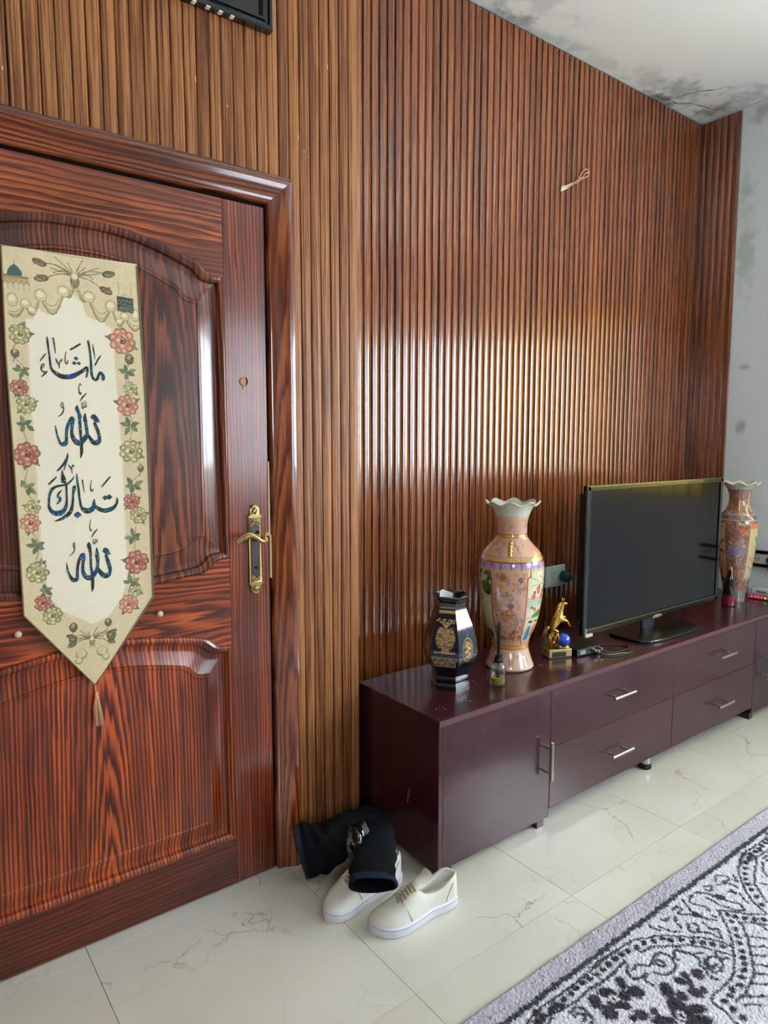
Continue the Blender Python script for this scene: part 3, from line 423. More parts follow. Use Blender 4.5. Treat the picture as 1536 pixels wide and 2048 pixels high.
# stained paint skin of the part of the right wall in view
ys = np.arange(WIN_Y1+.03, .057, .006); zs = np.arange(.0, CEIL-.001, .012); Yg, Zg = np.meshgrid(ys, zs)
C = stained('w', Yg, Zg, (226, 238, 237), [(.0, 2.35, .07, .5, (150, 172, 160), .66, .6), (-.02, 1.75, .08, .03, (120, 130, 126), .62, .8), (-.03, 1.42, .05, .05, (128, 136, 140), .7, .8), (-.05, 3.05, .1, .07, (150, 152, 146), .62, .7), (.02, 2.7, .04, .1, (165, 180, 172), .6, .5)], 8)
o = grid_mesh('paint', np.stack([np.full(Yg.shape, RX-.0015), Yg, Zg], -1), C, M_paint, wr, smooth=False)
for i in range(6): slat(wr, RX-.011, NY-.002-i*.0375, .0375, 0.0, CEIL-.012, M_slat, -PI/2)
struct(B().box(WX-.012, WX+.0, .0095, NY+.009, 0, CEIL).build('trim_1', M_gap))
# the unseen walls, with their windows and one opening added for fill light
wb = struct(B().box(RXL-.2, DW_X0, RYB-.2, RYB, 0, CEIL).box(DW_X1, BW_X0, RYB-.2, RYB, 0, CEIL).box(DW_X0, DW_X1, RYB-.2, RYB, 0, DW_Z0).box(DW_X0, DW_X1, RYB-.2, RYB, DW_Z1, CEIL).box(BW_X1, RX+.2, RYB-.2, RYB, 0, CEIL).box(BW_X0, BW_X1, RYB-.2, RYB, 0, BW_Z0).box(BW_X0, BW_X1, RYB-.2, RYB, BW_Z1, CEIL).build('wall_front', plain('beige_wall', (150, 138, 124), .8)))
wf = struct(B().box(RXL-.2, RXL, RYB, NY+.1, 0, CEIL).build('wall_left', plain('taupe_wall', (104, 92, 84), .8)))
M_frame = plain('window_white', (225, 226, 224), .4)
def glass_mat():
    t = NT('window_glass'); t.t.nodes.remove(t.p)
    tr = t.n('ShaderNodeBsdfTransparent'); gl = t.n('ShaderNodeBsdfGlossy', i_Roughness=.02); fr = t.n('ShaderNodeLayerWeight', i_Blend=.5); mx = t.n('ShaderNodeMixShader')
    t.l(t.math('MULTIPLY_ADD', t.math('POWER', fr.outputs['Facing'], 5.0), .6, .03), mx.inputs[0]); t.l(tr.outputs[0], mx.inputs[1]); t.l(gl.outputs[0], mx.inputs[2]); t.l(mx.outputs[0], t.out.inputs[0]); return t.m
M_glass = glass_mat()
b = B(); d = .045
for ya, yb in ((WIN_Y0, WIN_Y0+d), (WIN_Y1-d, WIN_Y1), (-1.84, -1.80)): b.box(RX+.06, RX+.11, ya, yb, WIN_Z0, WIN_Z1)
b.box(RX+.06, RX+.11, WIN_Y0, WIN_Y1, WIN_Z0, WIN_Z0+d).box(RX+.06, RX+.11, WIN_Y0, WIN_Y1, WIN_Z1-d, WIN_Z1)
w1 = struct(b.build('window_1', M_frame))
for ya, yb in ((WIN_Y0+d, -1.84), (-1.80, WIN_Y1-d)): B().box(RX+.082, RX+.088, ya, yb, WIN_Z0+d, WIN_Z1-d).build('pane', M_glass, w1)
b = B()
for xa, xb in ((BW_X0, BW_X0+d), (BW_X1-d, BW_X1), (2.93, 2.97)): b.box(xa, xb, RYB-.11, RYB-.06, BW_Z0, BW_Z1)
b.box(BW_X0, BW_X1, RYB-.11, RYB-.06, BW_Z0, BW_Z0+d).box(BW_X0, BW_X1, RYB-.11, RYB-.06, BW_Z1-d, BW_Z1)
w2 = struct(b.build('window_2', M_frame))
for xa, xb in ((BW_X0+d, 2.93), (2.97, BW_X1-d)): B().box(xa, xb, RYB-.088, RYB-.082, BW_Z0+d, BW_Z1-d).build('pane', M_glass, w2)
b = B()
for xa, xb in ((DW_X0, DW_X0+d), (DW_X1-d, DW_X1)): b.box(xa, xb, RYB-.11, RYB-.06, DW_Z0, DW_Z1)
b.box(DW_X0, DW_X1, RYB-.11, RYB-.06, DW_Z0, DW_Z0+d).box(DW_X0, DW_X1, RYB-.11, RYB-.06, DW_Z1-d, DW_Z1)
w3 = struct(b.build('added_fill_window', M_frame)); B().box(DW_X0+d, DW_X1-d, RYB-.088, RYB-.082, DW_Z0+d, DW_Z1-d).build('pane', M_glass, w3)  # added out of view to brighten the white right wall
def cloth_mat(name, c, tr):
    t = NT(name); t.t.nodes.remove(t.p); d = t.n('ShaderNodeBsdfDiffuse'); d.inputs[0].default_value = L4(c); s = t.n('ShaderNodeBsdfTranslucent'); s.inputs[0].default_value = L4(c)
    m = t.n('ShaderNodeMixShader'); m.inputs[0].default_value = tr; t.l(d.outputs[0], m.inputs[1]); t.l(s.outputs[0], m.inputs[2]); t.l(m.outputs[0], t.out.inputs[0]); return t.m
def curtain(name, label, fx, mat, zb, zt):
    V = []; F = []; N = 90
    for i in range(N+1):
        x, y = fx(i/N)
        V += [(x, y, zb), (x, y, zt)]
        if i: F.append((2*i-2, 2*i, 2*i+1, 2*i-1))
    o = mesh(name, V, F, mat, None, True); tag(o, label, 'curtain'); return o
curtain('curtain', 'yellow green curtain drawn over the near end of the side window', lambda t: (RX-.07+.025*math.sin(t*60), -1.42+t*.88), cloth_mat('yellow_cloth', (210, 188, 104), .5), 1.03, 2.24)
curtain('curtain', 'white sheer curtain added to dim the window behind the viewer', lambda t: (BW_X0-.05+t*(BW_X1-BW_X0+.1), RYB+.07+.02*math.sin(t*90)), cloth_mat('sheer_cloth', (236, 240, 244), .6), .85, 2.42)  # unseen sheer, added to weaken and spread the back window's light

# ------------------------------------------------------------------ baseboard between casing and niche
bb = struct(B().box(1.046, WX, -.010, .0095, 0, .070, .002).build('baseboard_back', plain('brown_tile', (98, 66, 50), .3, var=.25)))
B().box(1.046, 1.072, -.009, .0095, .0705, .078).build('grout_line', plain('white_grout', (196, 194, 188), .8), bb)
B().box(1.0452, 1.049, -.011, .0, .0, .078).build('grout_line', M_white, bb)

# ------------------------------------------------------------------ the door
D_DK, D_MD, D_LT = (58, 17, 9), (112, 42, 18), (176, 84, 34)
M_stile = wood('door_stile_wood', 'z', -.6, .1, .02, 95, D_DK, D_MD, (160, 70, 28), .45, 1.3, .3, .45, .12)
M_rail = wood('door_rail_wood', 'x', 2.45, .06, .05, 60, (70, 22, 11), (130, 56, 24), (190, 98, 42), .7, 4.1, .3, .4, .12)
M_rail2 = wood('door_mid_rail_wood', 'x', 0.83, .03, .05, 75, D_DK, (125, 46, 18), (198, 90, 32), .6, 7.7, .3, .4, .12)
M_rail3 = wood('door_low_rail_wood', 'x', -.4, .03, .05, 70, (52, 16, 9), (88, 32, 16), (124, 46, 20), .5, 2.7, .3, .35, .12)
M_panU = wood('door_upper_panel_wood', 'z', .66, .02, .045, 105, D_DK, (84, 30, 18), (150, 76, 42), .5, 9.2, .28, .6, .08, .5)
M_panL = wood('door_lower_panel_wood', 'z', .47, .005, .075, 100, (54, 14, 8), (124, 42, 15), (200, 92, 34), .32, 3.4, .3, .35, .12, .5)
M_case = wood('casing_wood', 'z', 1.011, .01, .035, 120, (88, 32, 14), (140, 62, 28), (182, 98, 48), .5, 6.4, .2, 1., .06, .5)
M_caseT = wood('casing_head_wood', 'x', 2.30, .05, .03, 90, (56, 18, 9), (108, 44, 20), (160, 80, 38), .5, 8.8, .2, 1., .06, .5)
M_reveal = plain('door_reveal', (20, 8, 5), .9, spec=.1)
door = B().box(-.052, .966, .005, .03, 0, 2.02).build('door_1', M_reveal); struct(door)
YF, XA, XB, XC0 = -.020, .083, .829, .456
SX0, SX1, ZT, ZB = -.047, .957, 2.009, .006
def prof(tab):
    xs = [p[0] for p in tab]; zs = [p[1] for p in tab]
    return lambda x: float(np.interp(abs(x-XC0), xs, zs))
def sm(tab, n=6):
    c = smoothcurve([(a, b) for a, b in tab], n); return prof([(float(p[0]), float(p[1])) for p in c])
up_top = sm([(0, 1.888), (.07, 1.886), (.14, 1.877), (.21, 1.860), (.28, 1.836), (.300, 1.829), (.312, 1.816), (.325, 1.806), (.345, 1.801), (.375, 1.800)])
up_bot = sm([(0, .948), (.1, .951), (.2, .962), (.27, .969), (.300, .975), (.315, .986), (.328, .998), (.345, 1.004), (.375, 1.006)])
lo_top = sm([(0, .824), (.07, .822), (.14, .814), (.21, .803), (.27, .792), (.295, .784), (.310, .772), (.325, .760), (.345, .754), (.375, .752)])
lo_bot = lambda x: .150
US = sorted(set([0, .004, .012, .02, .03, .045]+list(np.linspace(.045, .955, 56))+[.955, .97, .98, .988, .996, 1]))
PROFILE = [(0, .020), (0, 0), (.003, -.0065), (.008, -.0095), (.014, -.0085), (.020, -.003), (.023, .007), (.034, .010), (.040, .009), (.072, -.003), (.075, -.0075), (.081, -.008), (.084, -.0055)]
def panel(name, top, bot, mat):
    b = B(); rings = []
    for d, y in PROFILE:
        xs = [XA+d+(XB-XA-2*d)*u for u in US]; x0 = [XA+(XB-XA)*u for u in US]
        R = [(x, YF+y, bot(c)+d) for x, c in zip(xs, x0)]
        zl, zh = bot(x0[-1])+d, top(x0[-1])-d
        R += [(xs[-1], YF+y, zl+(zh-zl)*k/8) for k in range(1, 8)]
        R += [(x, YF+y, top(c)-d) for x, c in list(zip(xs, x0))[::-1]]
        zl, zh = bot(x0[0])+d, top(x0[0])-d
        R += [(xs[0], YF+y, zh-(zh-zl)*k/8) for k in range(1, 8)]
        rings.append(R)
    b.loft(rings, True, False)
    d, y = PROFILE[-1]; n = len(US); V = []; F = []
    for j, u in enumerate(US):
        x0 = XA+(XB-XA)*u; x = XA+d+(XB-XA-2*d)*u; za, zb = bot(x0)+d, top(x0)-d
        V += [(x, YF+y, za), (x, YF+y, zb)]
        if j: F.append((2*j-2, 2*j, 2*j+1, 2*j-1))
    b.add(V, F); return b.build(name, mat, door, 30)
panel('upper_panel', up_top, up_bot, M_panU); panel('lower_panel', lo_top, lo_bot, M_panL)
def rail(name, lo, hi, mat):
    V = []; F = []
    for j, u in enumerate(US):
        x = XA+(XB-XA)*u; a, c = lo(x), hi(x)
        V += [(x, .004, a), (x, YF, a), (x, YF, c), (x, .004, c)]
        if j:
            k = 4*j
            for q in range(3): F.append((k-4+q, k+q, k+q+1, k-3+q))
    return mesh(name, V, F, mat, door, 30)
rail('top_rail', up_top, lambda x: ZT, M_rail); rail('middle_rail', lo_top, up_bot, M_rail2); rail('bottom_rail', lambda x: ZB, lo_bot, M_rail3)
B().box(XB+.0008, SX1, YF, .004, ZB, ZT, .0012).build('stile', M_stile, door); B().box(SX0, XA-.0008, YF, .004, ZB, ZT, .0012).build('stile', M_stile, door)
# casing (architrave) with mitred corners
CP = [(0, .004), (0, -.026), (.004, -.031), (.012, -.0335), (.022, -.036), (.036, -.044), (.052, -.0505), (.064, -.0525), (.072, -.050), (.0765, -.042), (.079, -.030), (.079, .009)]
IX0, IX1, IZ = -.056, .966, 2.022
def casing(name, ends, mat):
    rings = [[(x, y, z) for (x, y, z) in e] for e in ends]; return B().loft(rings, True, True).build(name, mat, door, 40)
casing('casing', [[(IX1+d, y, 0.0) for d, y in CP], [(IX1+d, y, IZ+d) for d, y in CP]], M_case)
casing('casing', [[(IX0-d, y, 0.0) for d, y in CP], [(IX0-d, y, IZ+d) for d, y in CP]], M_case)
casing('casing_head', [[(IX0-d, y, IZ+d) for d, y in CP], [(IX1+d, y, IZ+d) for d, y in CP]], M_caseT)
B().box(SX1+.002, IX1+.001, -.012, .006, 0, IZ).build('jamb', M_reveal, door); B().box(IX0, SX0-.002, -.012, .006, 0, IZ).build('jamb', M_reveal, door); B().box(IX0, IX1, -.012, .006, ZT+.003, IZ+.001).build('jamb', M_reveal, door)
M_strip = plain('cream_strip', (196, 170, 128), .6)
B().box(SX1-.0015, SX1+.0035, -.0225, -.012, 1.068, 1.285).build('door_seal', M_strip, door); B().box(SX1+.001, SX1+.0065, -.0235, -.012, .935, 1.066).build('door_seal', M_strip, door)
# lever handle on its long plate
M_brass = plain('antique_brass', (176, 150, 100), .28, 1, var=.3, scale=220); M_steel = plain('brushed_steel', (178, 176, 170), .3, 1, var=.08)
M_brassdark = plain('dark_chrome', (120, 122, 134), .12, 1, var=.3, scale=30)
HX, HY = .9085, YF
pl = []
for z, w in ((.894, .004), (.898, .012), (.906, .0155), (.916, .0155), (.920, .021), (.926, .024), (.929, .0205), (1.118, .0205), (1.122, .024), (1.128, .021), (1.132, .0155), (1.148, .0150), (1.155, .010), (1.160, .003)): pl.append((z, w))
b = B(); rings = []
for z, w in pl: rings.append([(HX-w, HY+.002, z), (HX-w, HY-.005, z), (HX-w+.003, HY-.0075, z), (HX+w-.003, HY-.0075, z), (HX+w, HY-.005, z), (HX+w, HY+.002, z)])
b.loft(rings); hp = b.build('door_handle', M_brass, door, 40)
b = B(); b.box(HX-.0135, HX+.0135, HY-.0085, HY-.006, .934, 1.112, .001); b.build('plate_inlay', M_brassdark, hp)
b = B()
for sx in (-1, 1):
    for zc, s in ((1.108, -1), (.937, 1)):
        for q in range(3): b.tube([(HX+sx*(.004+.004*q)+.004*math.cos(a), HY-.010, zc+s*q*.004+.004*math.sin(a)) for a in np.linspace(0, 5.2, 9)], .0014, 6)
for zc, s in ((1.140, 1), (.912, -1)):
    for q in range(5):
        a = PI*(q+.5)/5; b.tube([(HX, HY-.0085, zc-s*.008), (HX+.012*math.cos(a)*.5, HY-.0105, zc+s*.005*math.sin(a)), (HX+.012*math.cos(a), HY-.008, zc+s*.012*math.sin(a))], [.0012, .0026, .0012], 6)
b.build('scroll_ornament', M_brass, hp, True)
LZ = 1.063
b = B(); b.lathe([(.013, 0), (.013, .004), (.009, .008), (.009, .03)], 20); V = [(HX+v[0], HY-.006-v[2], LZ+v[1]) for v in b.V]; b.V = V
lev = smoothcurve([(HX+.030, LZ-.004), (HX+.027, LZ+.009), (HX+.018, LZ+.010), (HX+.014, LZ+.002), (HX+.020, LZ-.007), (HX+.006, LZ-.009), (HX-.012, LZ+.004), (HX-.030, LZ+.013), (HX-.046, LZ+.010), (HX-.060, LZ+.002), (HX-.072, LZ-.006)], 7)
nl = len(lev)
for off in (-.0034, 0, .0034):
    b.tube([(p[0]+(-.006*max(0, (i/nl-.55)))*(off != 0), HY-.038-(.003 if off == 0 else 0), p[1]+off*(1+2.2*max(0, i/nl-.6))) for i, p in enumerate(lev)], [.0022+.0014*math.sin(PI*i/nl) for i in range(nl)], 8)
for q in range(4): b.tube([(HX-.040-q*.010, HY-.042, LZ+.016-q*.004), (HX-.044-q*.010, HY-.041, LZ+.002-q*.002), (HX-.054-q*.008, HY-.039, LZ-.009)], [.001, .002, .001], 6)
b.build('lever', M_brass, hp, True)
b = B(); b.lathe([(.0045, 0), (.0045, .003)], 14); b.V = [(HX+.001+v[0], HY-.0085-v[2], .972+v[1]) for v in b.V]; b.build('keyhole', M_gap, hp)
# old round lock hole with a worn plug above
b = B(); b.lathe([(.0135, 0), (.0125, .003), (.010, .0045), (.0085, .0045)], 18); b.V = [(.884+v[0], YF-v[2], 1.515+v[1]) for v in b.V]
lk = b.build('lock_plug', plain('worn_wood', (176, 128, 88), .6, var=.35, scale=200), door, 40)
B().tube([(.8895, YF-.004, 1.527), (.894, YF-.005, 1.517), (.8905, YF-.004, 1.505)], .0022, 6).build('chip', M_gap, lk)
B().box(.8815, .8850, YF-.004, YF, 1.4935, 1.503, .001).build('chip', M_strip, lk)
for x_, z_ in ((.619, .877), (.273, .880)):
    B().sphere((x_, YF-.006, z_), .0085, 14, 1, .8, 1).build('door_stud', plain('pale_plastic', (206, 176, 158), .3), door, True)
# white nicks of plaster on top of the casing
M_nick = plain('plaster_nick', (222, 208, 190), .8)

# ------------------------------------------------------------------ black framed panel above the door
M_blackgloss = plain('black_gloss', (12, 16, 15), .14, coat=.5, var=.2)
bp = thing('framed_panel', 'black framed panel with stepped moulding on the slatted wall above the door', 'frame', (.71, 0, 2.49))
FP = [(0, -.001), (0, -.026), (.004, -.030), (.010, -.030), (.013, -.022), (.020, -.020), (.023, -.026), (.029, -.026), (.034, -.016), (.034, -.001)]
FX0, FX1, FZ0, FZ1 = -.283, .283, 0, .50
def fr(ax, mat=M_blackgloss):
    c = {'b': (FX0, FX1, FZ0, 1), 't': (FX0, FX1, FZ1, -1)}.get(ax)
    if c: r = [[(c[0]+d, y, c[2]+c[3]*d) for d, y in FP], [(c[1]-d, y, c[2]+c[3]*d) for d, y in FP]]
    else:
        x, s = (FX0, 1) if ax == 'l' else (FX1, -1); r = [[(x+s*d, y, FZ0+d) for d, y in FP], [(x+s*d, y, FZ1-d) for d, y in FP]]
    B().loft(r).build('frame_side', mat, bp, 35)
for a in 'btlr': fr(a)
B().box(FX0+.033, FX1-.033, -.012, -.002, FZ0+.033, FZ1-.033).build('panel_face', M_blackgloss, bp)
B().box(FX1-.0005, FX1+.0022, -.024, -.002, FZ0+.004, FZ1).build('edge_strip', plain('grey_edge', (132, 150, 142), .4), bp)
for i in range(6):
    x_ = -.03+i*.038+random.uniform(-.004, .004)
    B().box(x_, x_+random.uniform(.007, .015), -.0275, -.012, -.0035, .0002, .0008).build('plaster_fleck', M_nick, bp)

# ------------------------------------------------------------------ hanging banner on the door
def srgb(*c): return lin(c)
cream, gold, olive = srgb(226, 214, 188), srgb(208, 188, 148), srgb(84, 80, 50)
cv = Canvas(.265, .612, .708, 1.800, .0011, gold)
Xc, Zc = np.meshgrid(cv.x0+np.arange(cv.W)*cv.res, cv.z0+np.arange(cv.H)*cv.res)
cv.a *= (1+.16*(vnoise(Xc, Zc, 300, 5, 2)-.5)+.10*(vnoise(Xc, Zc, 60, 15, 2)-.5))[..., None]
IN = [(a/1000, b/1000) for a, b in DATA_INNER]
for k, s_ in enumerate((1.012, 1.006, 1.0)):
    cv.poly([(.43+(a-.43)*(1+.03*(2-k)/2), 1.28+(b-1.28)*(1+.008*(2-k)/2)) for a, b in IN], cream, (.35, .5, .95)[k])
# scalloped ribbon swags
def swag(pa, pb, sag, th):
    """hanging ribbon from pa to pb: thick and folded in the middle, thin at the ends"""
    ts = np.linspace(0, 1, 22); up = []; lo = []
    for t in ts:
        x = pa[0]+(pb[0]-pa[0])*t; z = pa[1]+(pb[1]-pa[1])*t-sag*math.sin(PI*t); h = th*(.30+.70*math.sin(PI*t)**.8); up.append((x, z+h*.5)); lo.append((x, z-h*.5))
    cv.poly(up+lo[::-1], srgb(204, 190, 146)); cv.line(lo, .0022, srgb(112, 96, 58), .95); cv.line(up, .0014, srgb(132, 114, 70), .9)
    for q in (.30, .55, .78): cv.line([(a[0], a[1]+(b_[1]-a[1])*q) for a, b_ in zip(up, lo)], .0016 if q > .5 else .0010, srgb(228, 216, 178) if q < .5 else srgb(160, 142, 96), .8)
    for q in range(2, 20, 2): cv.line([up[q], lo[q-1 if q > 10 else q+1]], .0009, srgb(150, 132, 88), .55)
def curl(x, z, rx, rz, rot):
    cv.ell(x, z, rx*1.12, rz*1.12, srgb(120, 104, 62), .95, 1, rot) if False else cv.ell(x, z, rx*1.14, rz*1.14, srgb(120, 104, 62), .95, rot)
    cv.ell(x, z, rx, rz, srgb(206, 192, 148), 1, rot, .3); cv.ell(x-.001, z+.0015, rx*.62, rz*.55, srgb(226, 214, 174), .9, rot, .7); cv.line([(x-rx*.6, z-rz*.25), (x, z-rz*.6), (x+rx*.6, z-rz*.2)], .0013, srgb(150, 132, 86), .8)
for sx in (-1, 1):
    c0 = .4385; Q = lambda d, z: (c0+sx*d, z+(-.002 if sx > 0 else .004))
    swag(Q(.004, 1.714), Q(.024, 1.694), .010, .012); swag(Q(.030, 1.690), Q(.078, 1.676), .030, .020); swag(Q(.084, 1.672), Q(.112, 1.654), .020, .014); swag(Q(.116, 1.655), Q(.150, 1.640), .012, .013)
    for d, z, rx, rz, ro in ((.029, 1.700, .013, .012, .4), (.080, 1.684, .012, .013, -.3), (.113, 1.662, .010, .010, .2), (.140, 1.668, .010, .014, 0), (.100, 1.648, .009, .007, .6)): curl(*Q(d, z), rx, rz, ro*sx)
def leaf(x, z, L, w, ang, col):
    n = 9; pts = [(x+math.cos(ang)*L*t-math.sin(ang)*w*math.sin(PI*t), z+math.sin(ang)*L*t+math.cos(ang)*w*math.sin(PI*t)) for t in np.linspace(0, 1, n)]
    pts += [(x+math.cos(ang)*L*t+math.sin(ang)*w*math.sin(PI*t), z+math.sin(ang)*L*t-math.cos(ang)*w*math.sin(PI*t)) for t in np.linspace(1, 0, n)]
    cv.poly(pts, col); cv.line(pts[:n], .0011, srgb(70, 76, 48), .8); cv.line([(x, z), (x+math.cos(ang)*L, z+math.sin(ang)*L)], .001, srgb(70, 78, 50), .9)
def rose(x, z, r, pal):
    lo, mid, hi, dk = pal
    for k in range(9):
        a = k*2*PI/9+random.uniform(-.2, .2); cv.ell(x+.68*r*math.cos(a), z+.68*r*math.sin(a), r*.40, r*.34, dk, .95, a); cv.ell(x+.64*r*math.cos(a), z+.64*r*math.sin(a), r*.36, r*.30, (lo, mid)[k % 2], 1, a, .5)
        cv.ell(x+.80*r*math.cos(a), z+.80*r*math.sin(a), r*.16, r*.10, hi, .7, a+PI/2, .9)
    cv.ell(x, z, r*.60, r*.62, mid, 1, 0, .4)
    for k in range(7):
        a = k*2*PI/7+.4; cv.ell(x+.36*r*math.cos(a), z+.36*r*math.sin(a), r*.27, r*.2, dk, .8, a+PI/2); cv.ell(x+.33*r*math.cos(a), z+.35*r*math.sin(a), r*.23, r*.16, (mid, hi)[k % 2], 1, a+PI/2, .6)
    cv.line([(x+r*.34*t*math.cos(8*t), z+r*.34*t*math.sin(8*t)) for t in np.linspace(.1, 1, 26)], max(.0013, r*.09), dk, .85)
    cv.ell(x, z, r*.12, r*.12, dk, .9)
PAL = {'r': (srgb(150, 86, 72), srgb(176, 108, 88), srgb(214, 160, 132), srgb(92, 44, 36)), 'p': (srgb(176, 116, 88), srgb(196, 136, 106), srgb(226, 182, 150), srgb(110, 58, 44)),
       'y': (srgb(140, 130, 82), srgb(182, 170, 116), srgb(222, 212, 164), srgb(84, 78, 44))}
GR = [srgb(116, 126, 92), srgb(96, 108, 74), srgb(138, 142, 104)]
ls = sorted(DATA_ITEMS, key=lambda t: 'lbrpy'.index(t[0]))
for side in (-1, 1):                       # winding stems
    st = sorted([(x/1000, z/1000) for k, x, z, r in DATA_ITEMS if (x-440)*side > 60 and z > 840], key=lambda p: -p[1])
    pts = smoothcurve([(p[0]+side*(.006 if i % 2 else -.006), p[1]) for i, p in enumerate(st)], 6); cv.line([(float(p[0]), float(p[1])) for p in pts], .0016, srgb(104, 106, 68), .9)
for k, x, z, r in ls:
    x, z, r = x/1000, z/1000, r/1000
    if k == 'l':
        for a in (1.9, .5, 2.9, -.6, -1.9): leaf(x+random.uniform(-.003, .003), z-.004, r*1.05*random.uniform(.8, 1.1), r*.24, a+random.uniform(-.25, .25), random.choice(GR))
    elif k == 'b':
        cv.line([(x, z), (x-.004, z-.02)], .0016, srgb(104, 100, 62)); cv.ell(x, z, r, r*1.2, srgb(90, 60, 44), 1); cv.ell(x, z+.002, r*.6, r*.8, srgb(184, 140, 108), 1); leaf(x, z-r, r*1.6, r*.4, 1.1, GR[1]); leaf(x, z-r, r*1.6, r*.4, 2.2, GR[1])
    else:
        for a in (random.uniform(0, 6), random.uniform(0, 6)): leaf(x, z, r*1.4, r*.25, a, random.choice(GR))
        rose(x, z, r, PAL[k])
def bow(cx, cz, s, up):
    dk = srgb(84, 76, 44)
    for k in range(9):
        a = PI/2+(k-4)*.30; L = s*(.052+.012*math.sin(k*2.3))
        pts = [(cx+L*t*math.cos(a)*(1+.25*t), cz+(L*t*math.sin(a)*.8+.012*s*(t-1)*0)) for t in np.linspace(.1, 1, 8)]
        if abs(k-4) > .5: cv.line(pts, .0022, dk, .95); cv.line(pts[3:], .001, srgb(176, 160, 108), .7)
    for sx, ang, L in ((-1, .30, .075), (1, .22, .078), (-1, -.22, .072), (1, -.38, .070), (-1, .05, .05), (1, .02, .045)):
        pts = [(cx+sx*L*s*t, cz+math.sin(ang)*L*s*t+.01*s*math.sin(PI*t)) for t in np.linspace(0, 1, 8)]; cv.line(pts, .0019, srgb(98, 88, 52)); x, z = pts[-1]
        if L > .06:
            col = srgb(168, 104, 82) if (ang > .25 or ang < -.3) else srgb(146, 134, 84)
            cv.ell(x+sx*.006*s, z+.001, .017*s, .0085*s, srgb(88, 70, 42), 1, sx*ang); cv.ell(x+sx*.007*s, z+.001, .012*s, .0055*s, col, 1, sx*ang); cv.line([(x-sx*.004, z), (x+sx*.018*s, z+.003)], .0012, srgb(90, 80, 46)); leaf(x, z, .02*s, .004*s, (0 if sx > 0 else PI)+.5*sx, GR[1])
    cv.ell(cx, cz-.012*s, .011*s, .017*s, srgb(112, 98, 58), 1); cv.ell(cx, cz, .010*s, .010*s, srgb(132, 118, 72), 1); cv.ell(cx, cz+.001, .0082*s, .0082*s, srgb(212, 202, 160), 1, 0, .5)
    for q in range(6): cv.line([(cx+(q-2.5)*.002*s, cz-.008*s), (cx+(q-2.5)*.0055*s, cz-.038*s)], .0016, srgb(176, 150, 118) if q % 2 else srgb(150, 132, 88), .8)
bow(.4365, 1.742, .95, 1); bow(.4385, .842, .62, 1)
for x, z, s in ((.412, .806, 1), (.462, .806, 1), (.405, .79, .7), (.470, .79, .7)):
    cv.ell(x, z, .014*s, .013*s, srgb(138, 122, 74), .9); cv.ell(x, z+.002, .011*s, .010*s, srgb(204, 192, 146), 1); cv.line([(x-.008, z), (x+.006, z+.006)], .001, srgb(120, 104, 60), .8)
# small domed building with arches on the left, dark draped cube on the right
tx, tz = .306, 1.715
cv.poly([(tx-.016, tz+.012), (tx-.015, tz+.022), (tx-.007, tz+.033), (tx, tz+.038), (tx+.007, tz+.033), (tx+.015, tz+.022), (tx+.016, tz+.012)], srgb(58, 92, 78)); cv.line([(tx, tz+.036), (tx, tz+.046)], .0014, srgb(100, 90, 50))
cv.poly([(tx-.025, tz+.004), (tx-.025, tz+.011), (tx+.028, tz+.011), (tx+.028, tz+.004)], srgb(168, 130, 70)); cv.line([(tx-.026, tz+.012), (tx+.030, tz+.010)], .0017, srgb(96, 84, 46)); cv.line([(tx-.026, tz+.003), (tx+.030, tz+.002)], .0014, srgb(110, 80, 50))
for q in range(5):
    x = tx-.020+q*.011; cv.ell(x, tz-.004, .0046, .0050, srgb(120, 84, 52), .95); cv.ell(x, tz-.006, .0030, .0042, srgb(206, 190, 150), .9); cv.line([(x+.005, tz-.004), (x+.005, tz-.020)], .0012, srgb(150, 132, 92))
cv.line([(tx-.026, tz-.001), (tx-.026, tz+.05), (tx-.026, tz+.065)], .0026, srgb(150, 150, 116), .9)
kx, kz = .555, 1.690
cv.poly([(kx-.021, kz-.018), (kx-.021, kz+.019), (kx+.020, kz+.017), (kx+.020, kz-.020)], srgb(52, 66, 52))
for q in range(8):
    cv.line([(kx-.020+q*.005, kz-.018), (kx-.012+q*.004, kz-.006)], .0012, srgb(150, 152, 128), .9)
    cv.line([(kx-.020+q*.005, kz+.004+(q % 2)*.006), (kx-.016+q*.005, kz+.012-(q % 2)*.006)], .0011, srgb(140, 144, 120), .9)
cv.line([(kx-.020, kz+.001), (kx+.020, kz-.002)], .0015, srgb(120, 126, 100)); cv.line([(kx-.010, kz+.02), (kx, kz+.026), (kx+.010, kz+.019)], .0016, srgb(120, 110, 70))
for x in (-.016, .014): cv.line([(kx+x, kz+.02), (kx+x, kz+.055)], .0022, srgb(150, 146, 112), .85)
for q in range(70):                        # glitter
    x, z = random.uniform(.285, .595), random.uniform(.75, 1.78); cv.ell(x, z, .0014, .0014, srgb(245, 236, 200), .55)
cv.speck(.035)
Z = np.concatenate([np.linspace(.7205, .926, 165), np.linspace(.9272, 1.7905, 690)])
def b_l(z): return np.where(z < .9265, .441+(.2855-.441)*(z-.720)/.2065, np.interp(z, [.9265, 1.267, 1.556, 1.79], [.2855, .2835, .2785, .281]))
def b_r(z): return np.where(z < .9285, .441+(.5985-.441)*(z-.720)/.2085, np.interp(z, [.9285, 1.191, 1.453, 1.79], [.5985, .599, .5965, .5865]))
U = np.linspace(0, 1, 245); l_, r_ = b_l(Z), b_r(Z)
GX = l_[:, None]+(r_-l_)[:, None]*U; GZ = np.repeat(Z[:, None], 245, 1)
wav = .0016*np.sin(GX*30+GZ*4)+.0012*np.sin(GZ*9+GX*7)
GY = -.036+wav*.7
